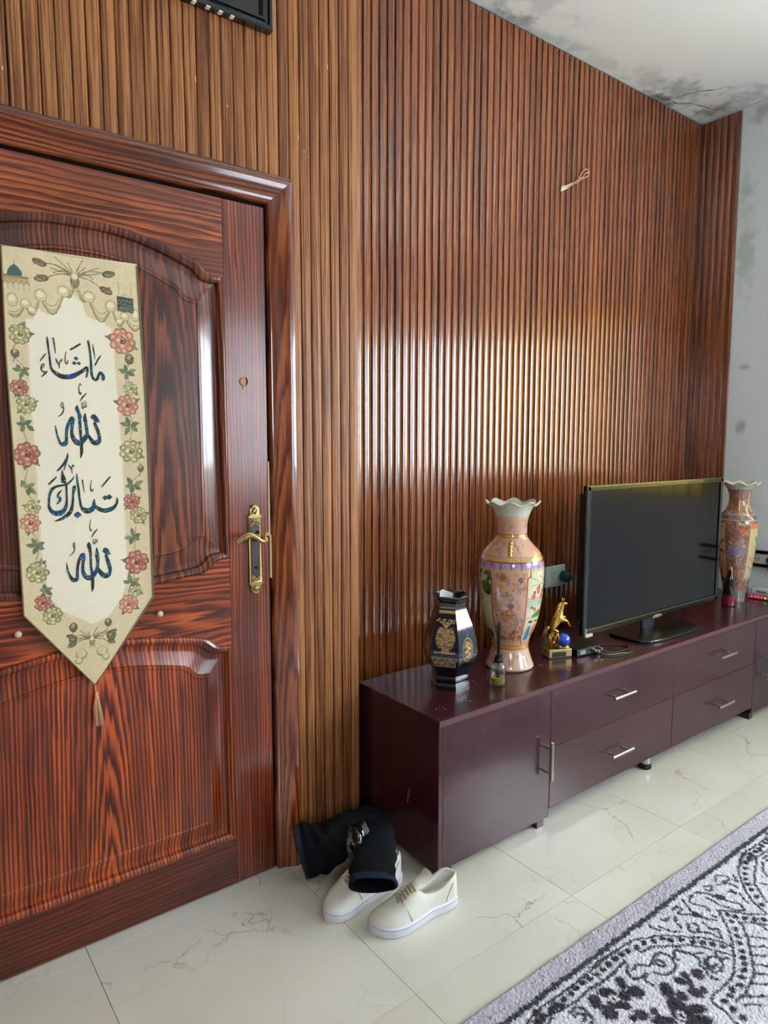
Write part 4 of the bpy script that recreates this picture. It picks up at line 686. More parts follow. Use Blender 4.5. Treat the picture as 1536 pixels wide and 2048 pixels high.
ban = grid_mesh('banner', np.stack([GX, GY, GZ], -1), cv.at(GX, GZ), attr_mat('banner_cloth', .75, noise_bump=.35, nscale=900, sheen=.2))
tag(ban, 'cream and gold pointed cloth banner with roses and calligraphy hanging on the wooden door', 'banner')
def yb(x, z): return -.036+.7*(.0016*math.sin(x*30+z*4)+.0012*math.sin(z*9+x*7))
M_trim = plain('olive_braid', (110, 100, 66), .7, var=.3, scale=600)
def edge_pts(n=60):
    P = [(float(b_l(np.array(z))), z) for z in np.linspace(1.79, .9265, n)]+[(.441, .7195)]+[(float(b_r(np.array(z))), z) for z in np.linspace(.9285, 1.79, n)]
    return P
B().tube([(x, yb(x, z)-.0005, z) for x, z in edge_pts()], .0021, 6).build('edge_braid', M_trim, ban, True)
B().tube([(.279, -.0345, 1.790), (.587, -.0345, 1.792)], .0026, 8).build('top_hem', plain('hem', (196, 184, 146), .8), ban, True)
# calligraphy: raised glitter strokes
def strokes(words):
    V = []; F = []; C = []; rg = random.Random(3)
    cols = [srgb(46, 52, 40), srgb(36, 72, 66), srgb(24, 88, 112), srgb(34, 62, 140), srgb(66, 60, 150), srgb(30, 110, 100), srgb(66, 64, 46)]
    for s in words:
        P = smoothcurve([(a/1000, b/1000, w*.00113+.0002) for a, b, w in s], 5) if len(s) > 2 else [np.array((a/1000, b/1000, w/1000)) for a, b, w in s]
        base = len(V)
        for i, p in enumerate(P):
            a, b2 = P[max(0, i-1)], P[min(len(P)-1, i+1)]; t = np.array([b2[0]-a[0], b2[1]-a[1]]); t = t/(np.hypot(*t)+1e-9); nn = np.array([-t[1], t[0]]); w = max(.0009, p[2]*.5)
            h = min(.0022, .0006+w*.45); y0 = yb(p[0], p[1])
            for q, (k, hh) in enumerate(((-1, .0003), (-.6, h*.8), (0, h), (.6, h*.8), (1, .0003))):
                V.append((p[0]+nn[0]*w*k, y0-.0003-hh, p[1]+nn[1]*w*k))
                v = vnoise(np.array([[p[0]*90]]), np.array([[p[1]*90]]), 1.0, 77, 2)[0, 0]+min(.5, w*55)-.30+rg.uniform(-.12, .12)
                col = cols[0] if v < .28 else cols[6] if v < .36 else cols[1] if v < .46 else cols[2] if v < .58 else cols[5] if v < .64 else cols[3] if v < .76 else cols[4]
                if w < .0016: col = srgb(98, 90, 72)
                elif rg.random() < .06*min(1, w*500): col = srgb(150, 190, 200)
                C.append(col)
            if i:
                k = base+5*i
                for q in range(4): F.append((k-5+q, k-4+q, k+1+q, k+q))
    me = bpy.data.meshes.new('lettering'); me.from_pydata(V, [], F); me.update(); at = me.color_attributes.new('Col', 'FLOAT_COLOR', 'POINT')
    at.data.foreach_set('color', np.concatenate([np.array(C), np.ones((len(C), 1))], 1).astype(np.float32).reshape(-1)); return me
M_glit = attr_mat('glitter_thread', .35, metal=.25, noise_bump=.9, nscale=1600)
for wd in DATA_WORDS:
    me = strokes(wd); finish(me, M_glit, True); link(bpy.data.objects.new('lettering', me), ban)
# tassel
M_tas = plain('tassel_thread', (206, 160, 122), .7, var=.25, scale=500)
b = B(); b.tube([(.441, -.037, .722), (.4415, -.037, .708), (.443, -.0375, .700)], .0013, 6); b.sphere((.443, -.038, .694), .0048, 10, 1, 1, 1.5)
b.tube([(.443, -.038, .688), (.443, -.038, .683)], .0052, 10); tas = b.build('tassel', M_tas, ban, True)
b = B()
for q in range(46):
    a = random.uniform(0, 2*PI); rr = math.sqrt(random.random()); x, y = .443+.0125*rr*math.cos(a), -.0385-.0045+.006*rr*math.sin(a)
    b.tube([(.443+.003*rr*math.cos(a), -.038, .690), (.443+(x-.443)*.75+.001*math.sin(q), y, .660), (x+.003, y, random.uniform(.611, .617))], .0009, 4)
o = b.build('tassel_strands', M_tas, tas, True); o['kind'] = 'stuff'

# ------------------------------------------------------------------ TV cabinet
def cab_mat():
    t = NT('wine_laminate').set(rough=.26, coat=.25, coat_rough=.12, spec=.4)
    tc = t.n('ShaderNodeTexCoord'); sp = t.n('ShaderNodeSeparateXYZ'); t.l(tc.outputs['Object'], sp.inputs[0])
    cb = t.n('ShaderNodeCombineXYZ'); t.l(t.math('MULTIPLY', sp.outputs[0], 4.), cb.inputs[0]); t.l(t.math('MULTIPLY', sp.outputs[1], 40.), cb.inputs[1]); t.l(t.math('MULTIPLY', sp.outputs[2], 9.), cb.inputs[2])
    n = t.n('ShaderNodeTexNoise', i_Scale=1., i_Detail=3.); t.l(cb.outputs[0], n.inputs['Vector'])
    t.l(t.ramp(n.outputs[0], [(.3, L4((52, 17, 25))), (.7, L4((64, 25, 33)))]), t.p.inputs['Base Color']); return t.m
M_cab = cab_mat(); M_edge = plain('laminate_edge', (94, 54, 60), .4); M_cabin = plain('cabinet_shadow_gap', (20, 9, 11), .7)
CX0, CX1, CYB, CYF, CT = 1.3275, 3.838, .045, -.3775, .510
cab = thing('tv_cabinet', 'long low dark wine red television cabinet with drawers standing along the slatted wall', 'cabinet', (0, 0, 0))
XD1, XD2, XD3 = 1.8475, 2.640, 3.362
B().box(CX0-.002, CX1, CYF-.004, CYB, .4895, CT, .0015).build('top_board', M_cab, cab)
B().box(CX0-.0025, CX1, CYF-.0052, CYF-.0042, .4915, .5075).build('front_edging', M_edge, cab)
b = B(); b.box(CX0, CX0+.018, CYF+.0, CYB, .018, .489, .001).build('side_panel', M_cab, cab)
B().box(CX1-.018, CX1, CYF+.0, CYB, .018, .489, .001).build('side_panel', M_cab, cab)
B().box(CX0+.0185, XD1-.001, CYF+.022, CYB, .032, .488).box(XD1+.004, XD3-.004, CYF+.022, CYB, .062, .488).box(XD3+.001, CX1-.0185, CYF+.022, CYB, .032, .488).build('carcass', M_cabin, cab)
def bar_handle(p, L, ax, parent):
    b = B(); x, y, z = p; o = .032
    if ax == 'x':
        b.tube([(x-L/2, y-o, z), (x+L/2, y-o, z)], .0058, 12)
        for s in (-1, 1): b.tube([(x+s*L*.32, y-o, z), (x+s*L*.32, y, z)], .0045, 10)
    else:
        b.tube([(x, y-o, z-L/2), (x, y-o, z+L/2)], .0058, 12)
        for s in (-1, 1): b.tube([(x, y-o, z+s*L*.32), (x, y, z+s*L*.32)], .0045, 10)
    b.build('handle', M_steel, parent, 40)
def front(name, x0, x1, z0, z1, hp, hl, ax):
    f = B().box(x0, x1, CYF, CYF+.018, z0, z1, .0016).build(name, M_cab, cab); bar_handle((hp[0], CYF, hp[1]), hl, ax, f)
    e = B().box(x0, x1, CYF-.0003, CYF+.002, z1-.0012, z1+.0002).box(x0, x1, CYF-.0003, CYF+.002, z0-.0002, z0+.0010).box(x0-.0002, x0+.0010, CYF-.0003, CYF+.002, z0, z1).box(x1-.0010, x1+.0002, CYF-.0003, CYF+.002, z0, z1).build('edge_band', M_edge, f); return f
front('door', CX0+.020, XD1, .027, .4865, (1.822, .248), .136, 'z')
for xa, xb, hx in ((XD1+.004, XD2, 2.245), (XD2+.005, XD3-.002, 3.045)):
    front('drawer', xa, xb, .2795, .4865, (hx, .387), .135, 'x'); front('drawer', xa, xb, .0565, .2755, (hx, .158), .135, 'x')
front('door', XD3+.003, CX1-.003, .027, .4865, (3.46, .248), .136, 'z')
M_rub = plain('black_rubber', (18, 18, 18), .7)
def leg(x, y):
    l = B().lathe([(.022, .02), (.022, .062)], 20, (x, y, 0)).build('leg', M_steel, cab, 40)
    B().lathe([(.022, 0), (.0255, .003), (.0255, .012), (.023, .016), (.0245, .019), (.0225, .0235)], 20, (x, y, 0)).build('rubber_foot', M_rub, l, 40)
leg(2.50, -.348)
for x in (2.50,): leg(x, -.02)
for xa in (1.35, 1.79, 3.345, 3.80):
    for y in (-.3765, -.01): B().box(xa, xa+.034, y, y+.035, .0, .031).build('foot', M_cab, cab)
M_scuff = plain('scuff_chip', (150, 140, 132), .8, var=.4, scale=400)
b = B()
for q in range(9): b.sphere((CX0-.0004, -.235+random.uniform(-.006, .006), .19+q*.0062), random.uniform(.0012, .003), 6, .15, 1, 1.5)
b.sphere((CX0-.0004, -.30, .11), .002, 6, .2, 1, 1)
b.build('scuff', M_scuff, cab)['kind'] = 'stuff'
b = B()
for x, y in ((1.40, -.30), (1.405, -.32), (1.39, -.305), (1.66, -.19), (1.70, -.20), (1.48, -.31), (1.50, -.305), (1.52, -.315), (1.75, -.24), (1.64, -.22), (1.97, -.22), (1.99, -.23), (2.02, -.32)):
    for q in range(3): b.sphere((x+random.uniform(-.008, .008), y+random.uniform(-.008, .008), CT+.0002), random.uniform(.0008, .0019), 6, 1.5, 1, .12)
b.build('dust_spot', plain('pale_dust', (170, 166, 160), .8), cab)['kind'] = 'stuff'

# ------------------------------------------------------------------ television
TX0, TX1, TY, TZ0, TZ1 = 2.250, 3.309, -.2, .567, 1.168
tv = thing('television', 'large black flat television on a black glass foot standing on the cabinet', 'television', ((TX0+TX1)/2, TY, CT+.0006))
cx, w2_ = 0, (TX1-TX0)/2; z0, z1 = TZ0-CT, TZ1-CT
M_scr = plain('screen_glass', (7, 8, 13), .06, spec=.32, var=.05); M_bez = plain('bezel_gloss', (10, 13, 14), .12, coat=.6, var=.05); M_tvback = plain('tv_back', (16, 17, 18), .5)
B().box(-w2_+.02, w2_-.02, .012, .050, z0+.05, z1-.03, .008).build('back_shell', M_tvback, tv)
b = B(); bw = .020
b.box(-w2_, w2_, -.010, .014, z0, z0+.024, .003).box(-w2_, w2_, -.010, .014, z1-bw, z1, .003).box(-w2_, -w2_+bw, -.010, .014, z0, z1, .003).box(w2_-bw, w2_, -.010, .014, z0, z1, .003)
b.build('bezel', M_bez, tv)
B().box(-w2_+bw-.002, w2_-bw+.002, -.005, .012, z0+.022, z1-bw+.002).build('screen', M_scr, tv)
M_rim = plain('clear_rim', (92, 116, 118), .15, .6)
B().box(-w2_-.0012, -w2_+.0008, -.0098, -.001, z0, z1).box(-w2_, w2_, -.0098, -.001, z1-.0008, z1+.0012).build('rim_strip', M_rim, tv)
B().box(-w2_, w2_, -.0118, -.0095, z0+.0215, z0+.0245).build('chin_line', plain('silver_line', (150, 148, 120), .25, .8), tv)
b = B(); b.lathe([(.001, 0), (.020, 0), (.022, .004), (.016, .010)], 20); b.V = [(v[0]*2.0, -.006-v[2]*.5, z0+.002+v[1]*.45) for v in b.V]
bd = b.build('badge_bump', plain('badge_gold', (156, 148, 104), .3, .8), tv, 40)
b = B()
for q in range(5): b.box(-.016+q*.0068, -.0118+q*.0068, -.0128, -.0112, z0+.001, z0+.0075)
b.build('badge_mark', plain('badge_bright', (206, 206, 200), .3, .6), bd)
B().tube([(-.04, .012, z0+.05), (-.04, .012, .012)], [(.016, .05)]*2, 18).build('neck', M_tvback, tv, 40)
b = B(); pts = []
for a in np.linspace(0, 2*PI, 49)[:-1]:
    c, s = math.cos(a), math.sin(a); pts.append((-.045+.228*math.copysign(abs(c)**.5, c), -.022+.118*math.copysign(abs(s)**.6, s)))
rings = [[(x*k-.045*(1-k), y*k-.022*(1-k), z) for x, y in pts] for z, k in ((.0, .985), (.002, 1.0), (.009, 1.0), (.012, .985))]
b.loft(rings); b.build('foot_plate', plain('foot_black', (8, 9, 10), .22, var=.1), tv, 40)
B().box(-w2_+.001, -w2_+.045, -.020, -.0102, z0-.004, z0+.008, .002).box(-w2_+.002, -w2_+.006, -.018, -.0102, z0+.008, z0+.03, .001).build('corner_clip', plain('pale_clip', (196, 194, 170), .35), tv)

# ------------------------------------------------------------------ set-top box with leads
sb = thing('set_top_box', 'small black box with plugged leads under the corner of the television', 'receiver', (2.235, -.215, CT), -.12)
B().box(-.075, .055, -.045, .045, .004, .030, .003).build('case', plain('black_plastic', (14, 15, 16), .35), sb)
for x in (-.06, .045):
    for y in (-.035, .035): B().lathe([(.006, 0), (.006, .004)], 10, (x, y, 0)).build('foot', M_rub, sb)
M_plug = plain('steel_plug', (150, 148, 146), .3, .7)
for q, (x, z) in enumerate(((.010, .018), (.028, .014), (.044, .02))): B().box(x-.005, x+.005, -.062, -.044, z-.005, z+.005, .001).build('plug', M_plug, sb)
B().box(-.058, -.030, -.0465, -.0448, .008, .024).build('sticker', plain('pale_label', (150, 158, 158), .5), sb)
M_cable = plain('black_cable', (13, 13, 14), .45)
def cable(parent, P, r=.0022, mat=None, name='lead'):
    return B().tube([tuple(p) for p in smoothcurve(P, 8)], r, 7).build(name, mat or M_cable, parent, True)
cable(sb, [(.044, -.062, .018), (.075, -.070, .004), (.13, -.080, .003), (.18, -.072, .003), (.205, -.045, .003), (.18, -.01, .003), (.10, .03, .003), (.02, .06, .003)])
cable(sb, [(.010, -.062, .016), (.02, -.090, .004), (.06, -.112, .003), (.12, -.118, .003), (.17, -.098, .003)], .0018)
cable(sb, [(.028, -.062, .012), (.05, -.085, .004), (.12, -.10, .003), (.16, -.118, .003)], .0014, M_plug)
cable(sb, [(.02, .045, .018), (.02, .08, .01), (.03, .12, .004), (.06, .15, .003), (.10, .19, .003)], .002)

# ------------------------------------------------------------------ tall painted vases
def catmull_prof(tab, n):
    t = np.array(tab, float); c = np.array(smoothcurve([tuple(p) for p in t], 10)); d = np.concatenate([[0], np.cumsum(np.hypot(np.diff(c[:, 0]), np.diff(c[:, 1])))]); u = np.linspace(0, d[-1], n)
    return np.interp(u, d, c[:, 0]), np.interp(u, d, c[:, 1])
def flower(cv, x, z, r, cols, n=6, leafc=None):
    for k in range(n):
        a = 2*PI*k/n+random.random(); cv.ell(x+.62*r*math.cos(a), z+.62*r*math.sin(a), r*.42, r*.30, cols[0], 1, a); cv.ell(x+.62*r*math.cos(a), z+.62*r*math.sin(a), r*.26, r*.16, cols[1], 1, a)
    cv.ell(x, z, r*.3, r*.3, cols[2])
    if leafc is not None:
        for k in range(3):
            a = random.uniform(0, 6.3); cv.ell(x+1.3*r*math.cos(a), z+1.3*r*math.sin(a), r*.5, r*.2, leafc, .9, a)
def paisley(cv, x, z, s, ang, out, fill, inn):
    P = lambda t, k: (x+k*s*(math.cos(ang)*(1.2*t)-math.sin(ang)*(.55*math.sin(PI*t**.7)*(1))), z+k*s*(math.sin(ang)*(1.2*t)+math.cos(ang)*(.55*math.sin(PI*t**.7))))
    Q = lambda t, k: (x+k*s*(math.cos(ang)*(1.2*t)+math.sin(ang)*(.55*math.sin(PI*t**.7)*(1))), z+k*s*(math.sin(ang)*(1.2*t)-math.cos(ang)*(.55*math.sin(PI*t**.7))))
    ts = np.linspace(0, 1, 12); o = [P(t, 1) for t in ts]+[Q(t, 1) for t in ts[::-1]]
    cv.poly(o, fill); cv.line(o, .0016, out, 1, 0, True); c0 = (math.cos(ang)*s*.2, math.sin(ang)*s*.2)
    i = [(x+c0[0]+(px-x)*.6, z+c0[1]+(pz-z)*.6) for px, pz in o]; cv.poly(i, inn); cv.line(i, .0012, out, .8, 0, True)
def vase_thing(name, label, loc, rotz, tab, paint, rim_amp, lobes, handles, RC, gold, base_r, H):
    v = thing(name, label, 'vase', loc, rotz, 'tall painted porcelain vases')
    NU, NVv = 360, 330; r, z = catmull_prof(tab, NVv); th = np.linspace(0, 2*PI, NU, endpoint=False)
    T, R_ = np.meshgrid(th, r); _, Z_ = np.meshgrid(th, z)
    k = np.clip((Z_-(H-.045))/.045, 0, 1)**2
    wv = np.cos(lobes*T); R2 = R_*(1+.045*k*wv); Z2 = Z_+rim_amp*k*wv
    P = np.stack([R2*np.cos(T), R2*np.sin(T), Z2], -1)
    cv = Canvas(-PI*RC, PI*RC, -.005, H+.03, .0011, srgb(214, 176, 150)); paint(cv, RC, H)
    TH = ((T+PI/2+PI) % (2*PI))-PI            # 0 faces -y in the vase's own frame
    C = cv.at(TH*RC, Z_)
    mp = attr_mat(name+'_glaze', .16, coat=.8, coat_rough=.05, noise_bump=.03, nscale=200)
    o = grid_mesh('body', P, C, mp, v, wrap=True)
    # inside of the mouth and rolled lip
    n2 = 40; zi = np.linspace(H, H-.14, n2); ri = np.interp(zi, z[::1] if z[0] < z[-1] else z[::-1], r if z[0] < z[-1] else r[::-1])-.0045
    T2, Ri = np.meshgrid(th, ri); _, Zi = np.meshgrid(th, zi); k2 = np.clip((Zi-(H-.045))/.045, 0, 1)**2; w2 = np.cos(lobes*T2)
    P2 = np.stack([Ri*(1+.045*k2*w2)*np.cos(T2), Ri*(1+.045*k2*w2)*np.sin(T2), Zi+rim_amp*k2*w2], -1)
    grid_mesh('inner_wall', P2, np.ones(P2.shape)*srgb(186, 196, 178), mp, v, wrap=True)
    rt = r[-1]; pts = [((rt-.002)*(1+.045*math.cos(lobes*a))*math.cos(a), (rt-.002)*(1+.045*math.cos(lobes*a))*math.sin(a), H+rim_amp*math.cos(lobes*a)) for a in np.linspace(0, 2*PI, 181)]
    B().tube(pts, .0034, 8, False).build('lip', plain(name+'_lip', (206, 196, 170), .2, coat=.5), v, True)
    B().lathe([(base_r-.004, 0), (base_r-.002, .002), (base_r-.02, .003)], 40).build('base_ring', plain(name+'_foot', (205, 190, 172), .5), v)
    for a in (-PI/2, PI/2):
        b = B(); c, s = math.cos(a), math.sin(a)
        for q, (zz, rr, rad) in enumerate(handles):
            b.sphere((rr*c, rr*s, zz), rad, 10, 1, 1, 1.35)
        pr = [(rr*c, rr*s, zz) for zz, rr, rad in handles]; b.tube(pr, [rad*.8 for _, _, rad in handles], 8)
        hz, hr, hd = handles[-1]
        b.sphere(((hr+.006)*c+.004*s, (hr+.006)*s-.004*c, hz+hd), hd*.45, 8); b.sphere(((hr+.006)*c-.004*s, (hr+.006)*s+.004*c, hz+hd), hd*.45, 8)
        hd_ = b.build('handle', gold, v, True)
        B().sphere(((hr+.002)*c, (hr+.002)*s, hz+hd*1.5), .004, 8).build('comb', plain('coral_red', (206, 84, 56), .3), hd_, True)
    return v
M_goldpaint = plain('gilt', (214, 172, 92), .28, .85, var=.35, scale=180)
def figure_small(cv, x, z, h, robe, hair=(30, 22, 20)):
    cv.poly([(x-.18*h, z), (x-.10*h, z+.72*h), (x+.10*h, z+.72*h), (x+.22*h, z)], srgb(*robe)); cv.line([(x-.1*h, z+.6*h), (x+.05*h, z+.35*h), (x+.1*h, z+.05*h)], .0015, srgb(40, 40, 60), .7)
    cv.line([(x-.08*h, z+.55*h), (x-.22*h, z+.38*h)], .004, srgb(*robe)); cv.ell(x, z+.80*h, .09*h, .10*h, srgb(226, 190, 164)); cv.ell(x+.01*h, z+.90*h, .15*h, .06*h, srgb(*hair))
def scene_panel(cv, x0, x1, z0, z1, flip):
    ground = srgb(214, 206, 168); cv.poly([(x0, z0), (x1, z0), (x1, z1), (x0, z1)], ground)
    w = x1-x0; X = lambda t: x0+w*.52*t
    for q in range(7): cv.line([(X(.1+.13*q), z1-.03-.008*(q % 3)), (X(.2+.13*q), z1-.034-.008*(q % 3))], .003, srgb(90, 60, 50) if q % 2 else srgb(120, 100, 60), .8)
    for q in range(3): cv.line([(X(a), z1-.07-.05*q+.012*math.sin(PI*a)) for a in np.linspace(.15+.1*q, .75, 8)], .0025, srgb(126, 110, 80), .8); cv.ell(X(.45+.1*q), z1-.073-.05*q, .018, .006, srgb(150, 132, 100), .8)
    cv.poly([(x0, z0+.135), (x1, z0+.135), (x1, z0+.165), (x0, z0+.165)], srgb(168, 186, 160), .8)
    for q in range(4): cv.ell(X(.25+.2*q), z0+.172+.02*(q % 2), .010, .012, srgb(196, 84, 60)); cv.ell(X(.28+.2*q), z0+.188+.02*(q % 2), .006, .007, srgb(120, 60, 46))
    cv.line([(X(.05), z0+.166), (X(.9), z0+.166)], .003, srgb(190, 120, 84))
    for q in range(26):
        a = random.random(); cv.ell(X(.3+.62*a), z0+.098+.035*a*random.random(), .012, .004, srgb(56, 140, 62), 1, random.uniform(.6, 1.2)*(1 if not flip else -1))
    cv.ell(X(.35), z0+.125, .010, .007, srgb(196, 90, 66)); cv.ell(X(.22), z0+.132, .009, .004, srgb(110, 60, 50))
    cv.line([(X(.02), z0+.092), (X(.98), z0+.092)], .003, srgb(208, 150, 100))
    figure_small(cv, X(.26), z0+.004, .082, (66, 124, 170)); figure_small(cv, X(.52), z0+.018, .066, (206, 104, 74)); figure_small(cv, X(.72), z0+.022, .060, (196, 132, 96))
def foliage_panel(cv, x0, x1, z0, z1):
    cv.poly([(x0, z0), (x1, z0), (x1, z1), (x0, z1)], srgb(198, 196, 152)); w = x1-x0
    for q in range(46):
        t = random.random(); s = random.random(); cv.ell(x1-w*(.05+.55*s*s), z1-.012-.085*t, .010, .008, (srgb(34, 74, 38), srgb(48, 96, 50), srgb(70, 110, 60))[q % 3], 1, random.uniform(0, 3))
    cv.line([(x1-w*.45, z0+.02), (x1-w*.52, z0+.09), (x1-w*.40, z0+.16), (x1-w*.5, z0+.20)], .006, srgb(84, 62, 40))
    for q in range(50): cv.ell(x1-w*random.uniform(.2, .75), z0+random.uniform(.06, .18), .006, .005, (srgb(110, 56, 40), srgb(74, 84, 44), srgb(160, 120, 70))[q % 3])
    for q in range(30): cv.ell(x1-w*random.uniform(.1, .8), z0+random.uniform(.0, .055), .010, .009, (srgb(44, 92, 46), srgb(60, 112, 54))[q % 2], 1, random.uniform(0, 3))
def vase_paint_a(cv, RC, H):
    pink = srgb(208, 158, 130); cv.a[:] = pink; tan = srgb(188, 138, 100); red = srgb(158, 56, 38); gold = srgb(206, 148, 62); lav = srgb(128, 112, 160)
    X0, X1 = -PI*RC, PI*RC
    def band(z0, z1, c, a=1): cv.poly([(X0, z0), (X1, z0), (X1, z1), (X0, z1)], c, a)
    hw = .56*RC
    zb0, zb1 = .108, .402
    for k in range(2):                      # two scenic panels, one each side of the handles
        cx = (-.5*PI+k*PI)*RC
        half = .5*PI*RC-hw*1.0
        (foliage_panel if k == 0 else (lambda c, a, b, d, e: scene_panel(c, a, b, d, e, False)))(cv, cx-half, cx+half, .110, .385)
    for s in (-1, 1):                       # red outlines of the four edges
        for base in (0, PI):
            for sg in (-1, 1):
                x = base*RC*s+sg*hw
                P = [(x+sg*.010, .100), (x+sg*.004, .115), (x-sg*.002, .13), (x, .20), (x, .335), (x+sg*.002, .352), (x+sg*.012, .358), (x+sg*.014, .385)]
                cv.line([(p[0], p[1]) for p in P], .005, red); cv.line([(p[0]-sg*.003, p[1]) for p in P], .0014, gold)
    for base in (-PI, 0, PI):               # flower fields around the handles
        for q in range(110):
            x, z = base*RC+random.uniform(-.9, .9)*hw, random.uniform(.112, .375); cc = random.choice([(tan, srgb(196, 120, 84), gold), (lav, srgb(150, 130, 176), gold), (srgb(150, 96, 72), srgb(196, 140, 110), red), (srgb(176, 140, 104), pink, tan)])
            flower(cv, x, z, random.uniform(.005, .009), cc, 5, srgb(150, 130, 90) if q % 3 else None)
        for (dx, z, s, a, f, i) in ((-.016, .338, .030, 1.9, srgb(196, 132, 80), srgb(158, 92, 60)), (.002, .292, .020, -1.4, srgb(178, 150, 112), pink), (.008, .262, .024, -1.7, lav, srgb(160, 80, 70)), (.002, .212, .028, 1.55, srgb(190, 120, 66), srgb(214, 150, 70)),
                                   (-.026, .200, .024, .4, srgb(196, 146, 104), tan), (.032, .200, .022, 2.6, srgb(196, 146, 104), tan), (.040, .355, .016, -1.5, srgb(100, 104, 170), lav), (.02, .18, .018, 0, srgb(200, 156, 120), tan)):
            paisley(cv, base*RC+dx, z, s, a, srgb(130, 84, 60), f, i)
        for q in range(5):
            for p in range(6): cv.ell(base*RC-.028+q*.005+.001*p, .280-p*.008, .0016, .003, srgb(226, 216, 190)); cv.ell(base*RC+.022+q*.005, .318-p*.004, .0012, .0014, srgb(110, 120, 110))
        for q in range(10): flower(cv, base*RC+random.uniform(-.9, .9)*hw, random.uniform(.118, .15), .009, (srgb(150, 70, 50), srgb(190, 100, 70), gold), 6)
    band(.388, .404, srgb(168, 136, 168), .6)
    for q in range(60): x = X0+(q+.5)*(X1-X0)/60; cv.poly([(x-.007, .405), (x+.007, .405), (x+.002, .382-.006*(q % 2)), (x-.002, .382-.006*(q % 2))], (lav, srgb(158, 140, 176), srgb(176, 150, 170))[q % 3])
    band(.372, .379, srgb(206, 168, 120), .55)
    band(.405, .4085, red); band(.4085, .424, srgb(210, 176, 104)); band(.4085, .4105, srgb(130, 90, 50)); band(.4225, .4245, srgb(110, 74, 44))
    for q in range(70): x = X0+q*(X1-X0)/70; cv.ell(x, .4165, .0032, .0042, srgb(160, 116, 60), 1, .5); cv.ell(x+.0045, .4165, .0018, .0018, srgb(238, 214, 150))
    for q in range(60): flower(cv, random.uniform(X0, X1), random.uniform(.432, .478), random.uniform(.005, .010), random.choice([(srgb(176, 110, 76), srgb(206, 150, 116), red), (srgb(170, 130, 150), srgb(190, 160, 170), gold), (srgb(190, 146, 100), srgb(206, 170, 120), red)]), 5, srgb(160, 128, 90))
    band(.487, .500, gold); band(.487, .489, srgb(150, 90, 40)); band(.498, .500, srgb(160, 96, 44)); band(.4925, .4945, srgb(222, 130, 50))
    for q in range(46): flower(cv, random.uniform(X0, X1), random.uniform(.508, .558), random.uniform(.004, .009), random.choice([(srgb(150, 108, 96), srgb(190, 150, 120), red), (lav, srgb(150, 130, 170), gold), (srgb(190, 150, 84), srgb(200, 170, 110), red)]), 5, srgb(150, 140, 90))
    for q in range(8): cv.ell(X0+(q+.3)*(X1-X0)/8, .512, .006, .0055, srgb(104, 160, 180))
    band(.566, H+.05, srgb(198, 204, 184)); band(.556, .568, srgb(206, 180, 150), .5)
    band(.0785, .094, gold); band(.0785, .0805, srgb(160, 100, 50)); band(.0925, .0945, srgb(170, 110, 50)); band(.085, .0875, srgb(226, 150, 70))
    band(.0, .078, srgb(214, 178, 154))
    for q in range(40): flower(cv, random.uniform(X0, X1), random.uniform(.018, .07), random.uniform(.005, .010), random.choice([(lav, srgb(170, 150, 176), gold), (srgb(190, 150, 110), srgb(206, 170, 140), red), (srgb(186, 140, 90), srgb(220, 190, 150), tan)]), 5, srgb(170, 140, 110))
    for q in range(9): paisley(cv, X0+(q+.5)*(X1-X0)/9, .026, .026, .5, srgb(150, 100, 74), srgb(214, 166, 130), srgb(196, 132, 96))
    band(0, .012, srgb(216, 194, 176)); cv.speck(.03)
VA = [(.078, 0), (.088, .004), (.0885, .012), (.082, .030), (.073, .055), (.0685, .075), (.0695, .095), (.075, .115), (.092, .155), (.1045, .20), (.1125, .25), (.1175, .30), (.1195, .35), (.1185, .39), (.112, .415), (.099, .438), (.077, .462), (.060, .482), (.0555, .497), (.0550, .512), (.056, .535), (.060, .560), (.070, .585), (.084, .603), (.096, .612)]
vase_thing('painted_vase', 'tall pale pink painted porcelain vase with wavy rim beside the dark blue vase', (1.883, -.150, CT), math.radians(-51), VA, vase_paint_a, .0065, 8, [(.418, .103, .006), (.430, .100, .0085), (.444, .090, .0085), (.458, .079, .008), (.470, .071, .0075)], .118, M_goldpaint, .088, .612)
